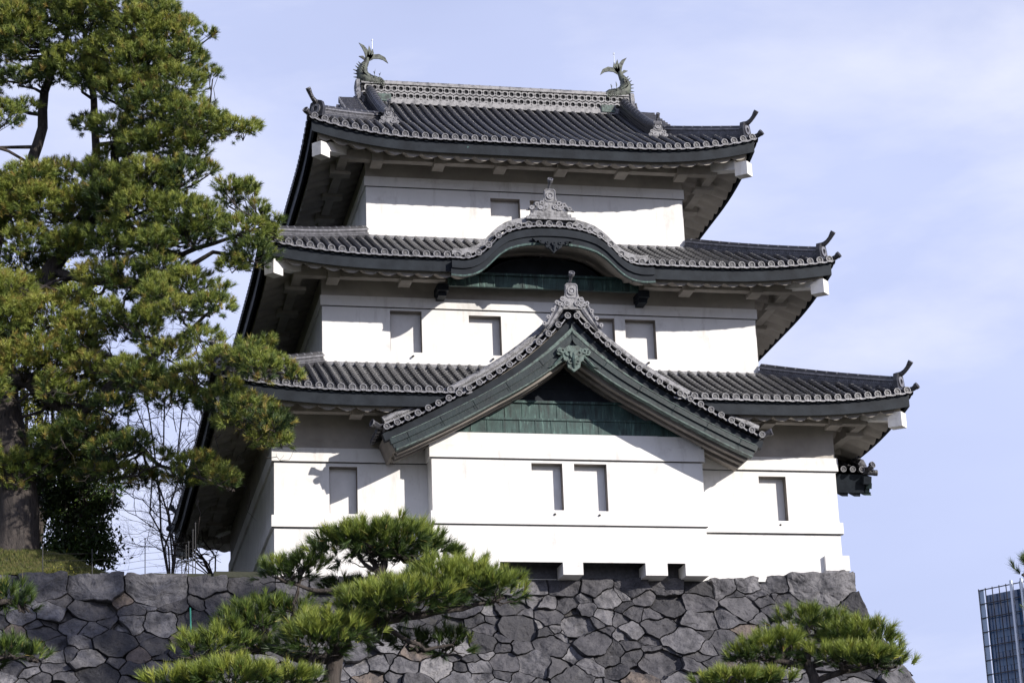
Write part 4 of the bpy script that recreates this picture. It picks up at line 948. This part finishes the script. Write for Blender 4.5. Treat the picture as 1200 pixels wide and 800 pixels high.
# ------------------------------------------------------------------ broadleaf trees behind the pine
def leaves(C, n, rad, size, tone):
    k = len(C); c = C[:, None, :]+rng.normal(0, rad, (k, n, 3)); d = nrm(rng.normal(size=(k, n, 3))+np.array([0, -.2, .4])); s = nrm(np.cross(d, rng.normal(size=(k, n, 3)))); t = np.cross(d, s)
    L_, w = size*rng.uniform(.7, 1.2, (k, n, 1)), size*.42
    V = np.stack([c-t*L_*.5, c+s*w*.5+t*L_*.05, c+t*L_*.55, c-s*w*.5+t*L_*.05], 2).reshape(-1, 4, 3); return V, np.clip(np.repeat(tone, n)+rng.normal(0, .14, k*n), 0, 1)
def leafy(name, base, label, blobs, Y, m, size, dens, group=None):
    b = at(*base); T_ = tag(empty(name, tuple(b)), label, 'tree', group); mbt = MB(); Cc, Tc = [], []
    top = np.array([0, 0, 0.])
    for (x, y, rx, ry) in blobs:
        c = at(x, y, Y+rng.normal(0, .5))-b; sc = (Y-CAM[1])/F_PX; nn = int(rx*ry*sc*sc*dens)+4
        u = nrm(rng.normal(size=(nn, 3)))*rng.uniform(.2, 1, (nn, 1))**.5; p = c+u*np.array([rx*sc, rx*sc, ry*sc]); Cc.append(p); Tc.append(.45+.2*u[:, 2]+rng.normal(0, .1, nn))
        pts = branch(mbt, (0, 0, 0) if abs(c[2]) > .4 else (0, 0, -.2), c, .09, .02, -.08, 7, .06)
        for k in range(nn//4): branch(mbt, pts[int(rng.integers(3, 7))], p[rng.integers(nn)], .014, .005, 0, 4, .08, 4)
    mbt.build('trunk', BARK, T_); V, t = leaves(np.concatenate(Cc), 34, .16, size, np.concatenate(Tc)); tri_mesh('crown', V, t, m, T_, 4)
leafy('evergreen_tree', (92, 676, 5.5), 'dark glossy broadleaf evergreen on the bank right of the pine trunk', [(75, 640, 28, 22), (100, 640, 26, 25), (85, 600, 34, 24), (110, 600, 22, 26), (70, 575, 28, 22), (100, 560, 34, 22), (125, 575, 16, 16), (120, 655, 12, 10), (133, 640, 10, 8), (65, 660, 20, 12), (90, 530, 40, 24), (60, 545, 26, 22), (90, 625, 40, 34), (95, 585, 40, 30)], 5.6, LEAF, .15, 80)
leafy('yellowing_tree', (35, 672, 9), 'yellow green leafy tree seen through the pine beside its thick trunk', [(60, 335, 45, 26), (30, 370, 40, 30), (95, 340, 34, 24), (60, 470, 45, 26), (50, 430, 44, 26), (90, 440, 36, 30), (110, 395, 22, 26), (20, 470, 30, 40), (60, 520, 44, 26), (100, 490, 30, 30), (20, 330, 30, 30)], 9, LEAF_Y, .13, 34)
# small leafless trees behind
def bare(name, base, label, tips, Y, r0, seed):
    b = at(*base); T_ = tag(empty(name, tuple(b)), label, 'tree', None); m = MB(); lr = np.random.default_rng(seed)
    def rec(p, d, l, r, dep):
        n = 5; pts = [p]; q = p.copy(); dd = d.copy()
        for i in range(n): dd = nrm(dd+lr.normal(0, .16, 3)); q = q+dd*l/n; pts.append(q)
        m.tube(pts, list(np.linspace(r, r*.6, n+1)), 6 if r > .02 else 4)
        if dep == 0: return
        for i in range(2 if dep > 1 else 3):
            k = int(lr.integers(2, n+1)); nd = nrm(dd+lr.normal(0, .6, 3)+np.array([0, 0, .12])); rec(pts[k], nd, l*lr.uniform(.55, .8), r*.55, dep-1)
    trunk_top = None
    for (x, y, r) in tips:
        t = at(x, y, Y)-b; pts = branch(m, (0, 0, 0), t, r, r*.5, -.10, 8, .07)
        for k in range(2, 8):
            for _ in range(2): rec(np.array(pts[k]), nrm(nrm(np.array(pts[k])-np.array(pts[k-1]))+lr.normal(0, .7, 3)), .9, r*.4, 3)
    m.build('trunk', TWIG, T_)
bare('bare_tree', (252, 680, 13), 'leafless tree with curved dark stem under the left eaves', [(222, 640, .06), (190, 590, .03), (150, 600, .025), (175, 620, .02), (210, 540, .03), (140, 570, .025), (160, 640, .02)], 13, .1, 3)
bare('bare_tree', (200, 690, 18), 'pale leafless tree seen through the pine gaps left of the middle roof', [(260, 420, .06), (200, 440, .045), (150, 480, .04), (170, 400, .04), (225, 390, .04), (240, 480, .03), (130, 420, .035)], 18, .16, 5)
# ------------------------------------------------------------------ wire fence on the wall top
fe = tag(empty('wire_fence', tuple(at(170, 676, .8))), 'thin dark metal post and wire fence along the stone wall top left of the tower', 'fence'); fo = np.array(fe.location)
posts = [(170, 676, 632, .8), (213, 676, 654, .8), (218, 676, 640, 1.6), (221, 676, 636, .8), (226, 675, 622, 1.2), (229, 675, 614, .7), (50, 674, 640, .6), (108, 676, 645, .7)]
for x, y0, y1, Y in posts: m = MB(); m.tube([at(x, y0, Y)-fo, at(x, y1, Y)-fo], .014, 6); m.tube([at(x, y1, Y)-fo, at(x, y1-2, Y)-fo], .02, 6); m.build('post', METAL, fe)
m = MB()
for k in range(5):
    y = 640+k*8
    pts = [at(50, y+8, .6), at(108, y+8, .7), at(170, y, .8), at(226, y-6, 1.2)]
    for a, b in zip(pts, pts[1:]): branch(m, a-fo, b-fo, .0045, .0045, .01, 6, 0, 4)
m.build('wire', METAL, fe)
p0, p1 = at(223, 712, -.35), at(224, 748, -.75); m = MB(); m.tube([p0, (p0+p1)/2, p1], .02, 8); o = m.build('drain_pipe', GREENPIPE); tag(o, 'thin turquoise plastic pipe running down the dark stones left of the tower', 'pipe')
# grass and weeds on the bank
k = 16000; x = rng.uniform(-9, -2.2, k); y = .32+rng.random(k)*2.6; C = np.array([(a, b, bank(a, b)) for a, b in zip(x, y)])
V, tn = shoots(C, np.tile([0, 0, 1.], (k, 1)), 5, .0, .10, .010, .1, .7, rng.uniform(.2, .9, k))
o = tri_mesh('grass', V, tn, GRASSB, None); tag(o, kind='stuff')
k = 60; C = at(72, 672, .32)+rng.normal(0, 1, (k, 3))*np.array([.14, .05, .07]); V, tn = leaves(C, 6, .04, .08, rng.uniform(.6, 1, k))
o = tri_mesh('weed', V, tn, LEAF_Y, None, 4); tag(o, 'small bright green weed growing on the wall top below the pine trunk', 'plant')
# ------------------------------------------------------------------ garden pines in front of the wall
def garden_pine(label, Y, base, limbs, pads, group='clipped pines in front of the stone wall', shade=0., droopy=None, seed=1):
    global rng
    keep = rng; rng = np.random.default_rng(seed)
    sc = (Y-CAM[1])/F_PX*1.03
    b = at(base[0], base[1], Y); b[2] = -15.4
    T_ = tag(empty('garden_pine', tuple(b)), label, 'pine tree', group); tb = MB(); nodes = []
    for pts, rad in limbs:
        P = [Vector(at(x, y, Y+d)-b) for x, y, d in pts]
        if pts[0] is limbs[0][0][0]: P = [Vector((0, 0, -.1)), Vector((.15, .1, (P[0].z)*.5))]+P; rad = [rad[0]*1.7, rad[0]*1.2]+list(rad)
        Q = []; RR = []
        for i in range(len(P)-1):
            for t in (0, .33, .67): Q.append(P[i].lerp(P[i+1], t)+Vector(rng.normal(0, .012, 3))); RR.append(rad[i]+(rad[i+1]-rad[i])*t)
        Q.append(P[-1]); RR.append(rad[-1]); tb.tube(Q, RR, 10); nodes += [(np.array(q), r) for q, r in zip(Q[4:] if len(Q) > 8 else Q, RR[4:] if len(Q) > 8 else RR)]
    tk = tb.build('trunk', BARK, T_); smooth_angle(tk, 60)
    Cs, As, Tn = [], [], []; tw = MB(); tri = []
    for (x, y, rx, ry, d, br_) in pads:
        c = at(x, y, Y+d)-b; ax, az = rx*sc, ry*sc; ay = min(ax*.8, .9)
        nn = int(ax*ay*520); az *= 1.2; th = rng.uniform(0, 2*pi, nn); q = np.sqrt(rng.random(nn)); ux, uy = q*np.cos(th), q*np.sin(th)
        lump = .16*np.sin(ux*7+uy*3+d*5)+.13*np.sin(ux*13-uy*9+x)+.1*np.sin(uy*15+ux*4)
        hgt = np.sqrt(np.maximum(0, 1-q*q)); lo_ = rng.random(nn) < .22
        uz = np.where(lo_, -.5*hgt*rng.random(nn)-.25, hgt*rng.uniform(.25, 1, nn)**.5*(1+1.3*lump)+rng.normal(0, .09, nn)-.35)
        edge = 1+.13*np.sin(th*5+x)+.10*np.sin(th*9+y)+rng.normal(0, .05, nn)
        p = c+np.stack([ux*ax*edge, uy*ay*edge, uz*az], 1)
        a = np.stack([ux*.75, uy*.75, np.where(lo_, .15, .85+.2*hgt)], 1)+rng.normal(0, .20, (nn, 3))
        Cs.append(p); As.append(a); Tn.append(np.where(lo_, .12, .44+br_+.22*uz+rng.normal(0, .14, nn)-shade))  # pad tops toned lighter, undersides dark: top light painted into the needles
        j = sorted(nodes, key=lambda w: np.linalg.norm(w[0]-(c+np.array([0, 0, -az*.5]))))[0]
        for kk in range(3):
            e = c+np.array([rng.uniform(-.5, .5)*ax, rng.uniform(-.4, .4)*ay, -az*.45]); pts = branch(tw, j[0], e, min(.045, j[1]*.7), .018, .06, 7, .10)
            for k in range(max(6, nn//45)):
                qd = p[rng.integers(nn)]; s = pts[int(rng.integers(2, 7))]
                if np.linalg.norm(qd-s) < ax*.9:
                    z = branch(tw, s, qd-np.array([0, 0, .03]), .012, .004, .06, 5, .14, 4)
    C, A, Tt = np.concatenate(Cs), np.concatenate(As), np.concatenate(Tn)
    V, tn = shoots(C, A, 52, .09, .155, .0085, .10, .80, Tt, .06); dead = rng.random(len(tn)) < .012; tn = np.where(dead, 1., tn)
    tri_mesh('crown', V, tn, NEEDLE_B, T_); tw.build('branches', BARK, T_); rng = keep
garden_pine('clipped cloud pruned pine with tiered pads in front of the bay and stone wall', -31, (385, 800),
    [([(388, 900, 0), (385, 812, 0), (392, 775, 0), (402, 745, 0), (420, 718, .1), (437, 695, .2), (446, 672, .2), (452, 645, .2)], [.16, .125, .105, .095, .08, .07, .06, .04]),
     ([(402, 748, 0), (440, 728, -.2), (480, 722, -.3), (525, 716, -.3), (575, 706, -.4)], [.07, .06, .055, .04, .02]),
     ([(392, 772, 0), (350, 770, .1), (310, 757, .2), (270, 765, .2), (235, 768, .2)], [.075, .06, .05, .04, .02]),
     ([(437, 695, .2), (400, 690, .3), (370, 692, .3), (340, 683, .3)], [.045, .035, .03, .015]),
     ([(440, 728, -.2), (470, 745, 0), (500, 762, .1), (530, 755, .1)], [.04, .03, .025, .015]),
     ([(387, 800, 0), (340, 812, -.4), (270, 812, -.6)], [.06, .05, .03])],
    [(418, 640, 54, 22, .1, 0), (470, 638, 54, 24, .3, -.02), (447, 632, 58, 18, .0, .05), (508, 652, 32, 15, .5, -.08), (338, 670, 38, 15, .3, -.04), (360, 660, 24, 12, .2, -.05),
     (520, 684, 58, 24, -.3, .08), (570, 690, 44, 20, -.4, .05), (470, 702, 66, 20, -.5, .12), (440, 708, 40, 16, -.6, .1), (545, 675, 34, 14, -.1, .02),
     (312, 722, 44, 24, .4, -.14), (285, 735, 34, 20, .3, -.12), (340, 716, 24, 16, .4, -.14), (236, 760, 30, 17, .0, .05), (262, 752, 30, 15, .1, .02), (300, 760, 22, 9, .3, -.1),
     (385, 742, 50, 20, -.5, .12), (370, 752, 40, 16, -.5, .06), (415, 735, 30, 14, -.4, .08), (525, 755, 30, 14, .4, -.22), (480, 752, 24, 10, .5, -.24), (440, 752, 18, 8, .3, -.2), (405, 690, 26, 10, .7, -.25), (440, 688, 26, 10, .8, -.25),
     (270, 795, 60, 14, -.7, .16), (330, 797, 40, 10, -.7, .12), (210, 800, 34, 9, -.7, .14)], seed=11)
garden_pine('clipped pine with spreading pads in front of the right corner of the stone wall', -30, (960, 830),
    [([(955, 900, 0), (958, 840, 0), (955, 800, 0), (945, 775, 0), (950, 750, 0)], [.13, .1, .08, .06, .04]),
     ([(955, 800, 0), (990, 785, -.1), (1030, 780, -.2)], [.05, .04, .02]), ([(950, 780, 0), (915, 775, .1), (890, 770, .1)], [.05, .04, .02])],
    [(942, 728, 34, 13, .3, -.03), (975, 736, 34, 14, .2, .0), (898, 762, 40, 16, .1, .08), (920, 755, 26, 14, .1, .05), (878, 770, 22, 10, 0, .1), (1005, 746, 42, 15, 0, .06), (1035, 757, 26, 12, 0, .04), (985, 752, 30, 12, .1, .02),
     (1000, 772, 46, 13, -.3, .14), (1035, 776, 32, 12, -.3, .1), (965, 768, 24, 10, -.1, .1), (860, 800, 46, 8, -.4, .14), (905, 798, 30, 7, -.4, .12), (925, 775, 22, 10, .3, -.2)], seed=12)
garden_pine('shade-toned pine bough at the lower left edge in front of the stone wall', -32, (-40, 800),
    [([(-45, 900, 0), (-42, 800, 0), (-36, 740, 0), (-20, 715, 0), (0, 705, 0), (20, 702, 0)], [.13, .1, .08, .05, .04, .02]), ([(-42, 790, 0), (-20, 775, 0), (10, 770, 0), (30, 768, 0)], [.06, .05, .03, .015])],
    [(8, 700, 28, 13, 0, -.04), (28, 712, 14, 9, 0, -.06), (-10, 720, 20, 12, .2, -.1), (5, 764, 30, 11, 0, -.04), (38, 770, 15, 8, 0, -.05), (-12, 780, 20, 12, .2, -.1)], shade=.24, seed=13)  # needle tones lowered, tree shade put into the colour
garden_pine('pine tip at the right edge beside the glass office tower', -30, (1250, 800),
    [([(1252, 900, 0), (1250, 800, 0), (1245, 730, 0), (1230, 690, 0), (1205, 675, 0)], [.13, .1, .08, .05, .02]), ([(1245, 740, 0), (1215, 730, 0)], [.04, .02])],
    [(1203, 668, 17, 11, 0, -.05), (1222, 662, 22, 14, 0, -.05), (1216, 724, 14, 9, 0, .1), (1250, 700, 30, 16, 0, 0)], seed=14)
# ------------------------------------------------------------------ office tower far behind
oc = at(1149, 692, 500.); dirx = np.array([.571, -.821, 0]); nor = np.array([-.821, -.571, 0]); ob = tag(empty('office_tower', (oc[0], oc[1], -15.4)), 'distant blue glass office tower at the lower right edge', 'office building')
H = oc[2]+15.4; fh = 3.75
q = lambda u, n_, z: tuple(dirx*u+nor*n_+np.array([0, 0, z]))
m = MB(); m.hexa([q(1.6, 0, 0), q(46, 0, 0), q(46, -40, 0), q(1.6, -40, 0), q(1.6, 0, H-1.5), q(46, 0, H-1.5), q(46, -40, H-1.5), q(1.6, -40, H-1.5)]); m.build('body', GLASS, ob)
m = MB(); mu = MB(); sp = MB(); k = 0; z = H
while z > 4:
    m.hexa([q(0, 1.25, z-.22), q(47, 1.25, z-.22), q(47, .95, z-.22), q(0, .95, z-.22), q(0, 1.25, z), q(47, 1.25, z), q(47, .95, z), q(0, .95, z)])
    if k >= 3: sp.hexa([q(3.02, .14, z-2.0), q(46, .14, z-2.0), q(46, .01, z-2.0), q(3.02, .01, z-2.0), q(3.02, .14, z-.3), q(46, .14, z-.3), q(46, .01, z-.3), q(3.02, .01, z-.3)])
    k += 1; z -= fh
m.build('floor_band', METAL, ob); sp.build('spandrel', SPAND, ob)
for i in range(22):
    u = 0+2.1*i; mu.hexa([q(u, 1.2, 0), q(u+.14, 1.2, 0), q(u+.14, .9, 0), q(u, .9, 0), q(u, 1.2, H+.3), q(u+.14, 1.2, H+.3), q(u+.14, .9, H+.3), q(u, .9, H+.3)])
mu.build('mullion', METAL, ob)
for u in (10.2, 13.3, 16.6, 24, 31): m = MB(); m.hexa([q(u, 2.1, 0), q(u+.55, 2.1, 0), q(u+.55, 1.3, 0), q(u, 1.3, 0), q(u, 2.1, H+.8), q(u+.55, 2.1, H+.8), q(u+.55, 1.3, H+.8), q(u, 1.3, H+.8)]); m.build('fin', STEELW, ob)
m = MB(); m.hexa([q(.15, .9, 0), q(1.5, .9, 0), q(1.5, .8, 0), q(.15, .8, 0), q(.15, .9, H), q(1.5, .9, H), q(1.5, .8, H), q(.15, .8, H)]); m.build('screen', PALEG, ob)
# unseen evergreens added on the left terrace to keep the tower's left side dark
for X, Y, h_, rad, lb in ((-13, 5, 13.5, 4.2, 'nearest'), (-13.5, 14, 15, 4.8, 'middle'), (-15, 24, 15, 5, 'farthest'), (-10.5, 34, 10, 3.4, 'rearmost')):
    b = np.array([X, Y, .2]); T_ = tag(empty('evergreen_tree', tuple(b)), 'unseen dense evergreen tree added on the terrace to shade the tower, %s in the row left of the pine' % lb, 'tree', 'added shading evergreens left of the pine')
    n = 1500; u = nrm(rng.normal(size=(n, 3)))*rng.uniform(.35, 1, (n, 1))**.4; p = u*np.array([rad, rad, h_*.42])*(1+.15*np.sin(u[:, :1]*9+u[:, 2:]*7))+np.array([0, 0, h_*.56])
    V, t = leaves(p, 14, .28, .34, .4+.2*u[:, 2]+rng.normal(0, .1, n)); m = MB(); tp = branch(m, (0, 0, -.6), (.3, .2, h_*.8), .38, .08, 0, 8, .03, 10)
    for k in range(40): branch(m, tp[int(rng.integers(2, 7))], p[rng.integers(n)], .06, .02, 0, 5, .08)
    m.build('trunk', BARK, T_); tri_mesh('crown', V, t, LEAF, T_, 4)
# tall pine standing just outside the right of the frame, its crown shades the left part of the wall
b = np.array([18.6, -27.5, -15.4]); T_ = tag(empty('pine_tree', tuple(b)), 'very tall pine standing in the garden well to the right of the tower wall', 'pine tree'); m = MB(); tp = branch(m, (0, 0, -.2), (.2, .3, 29.5), .45, .12, 0, 9, .01, 10)
Pc = []
for (x, y, z, rx, rz) in ((0, 0, 28.2, 2.3, .5), (-2.0, .4, 27.0, 1.8, .4), (2.2, -.3, 27.2, 1.8, .4), (-2.9, 0, 28.6, 1.1, .3), (3.2, .3, 28.3, 1.2, .3), (.6, .5, 25.9, 2.0, .4), (-1.2, 0, 29.3, 1.2, .3)):
    n = int(130*rx); u = nrm(rng.normal(size=(n, 3)))*rng.uniform(.2, 1, (n, 1))**.5; p = u*np.array([rx, rx, rz])+np.array([x, y, z]); Pc.append(p)
    pp = branch(m, tp[-2] if z > 27 else tp[-3], (x, y, z-.2), .10, .03, .03, 6, .06)
    for k in range(12): branch(m, pp[int(rng.integers(2, 6))], p[rng.integers(n)], .02, .008, 0, 4, .1, 4)
Pc = np.concatenate(Pc); V, tn = shoots(Pc, rng.normal(0, .5, Pc.shape)+np.array([0, 0, .8]), 30, .2, .17, .02, .2, 1.2, np.full(len(Pc), .5))
m.build('trunk', BARK, T_); tri_mesh('crown', V, tn, NEEDLE, T_)
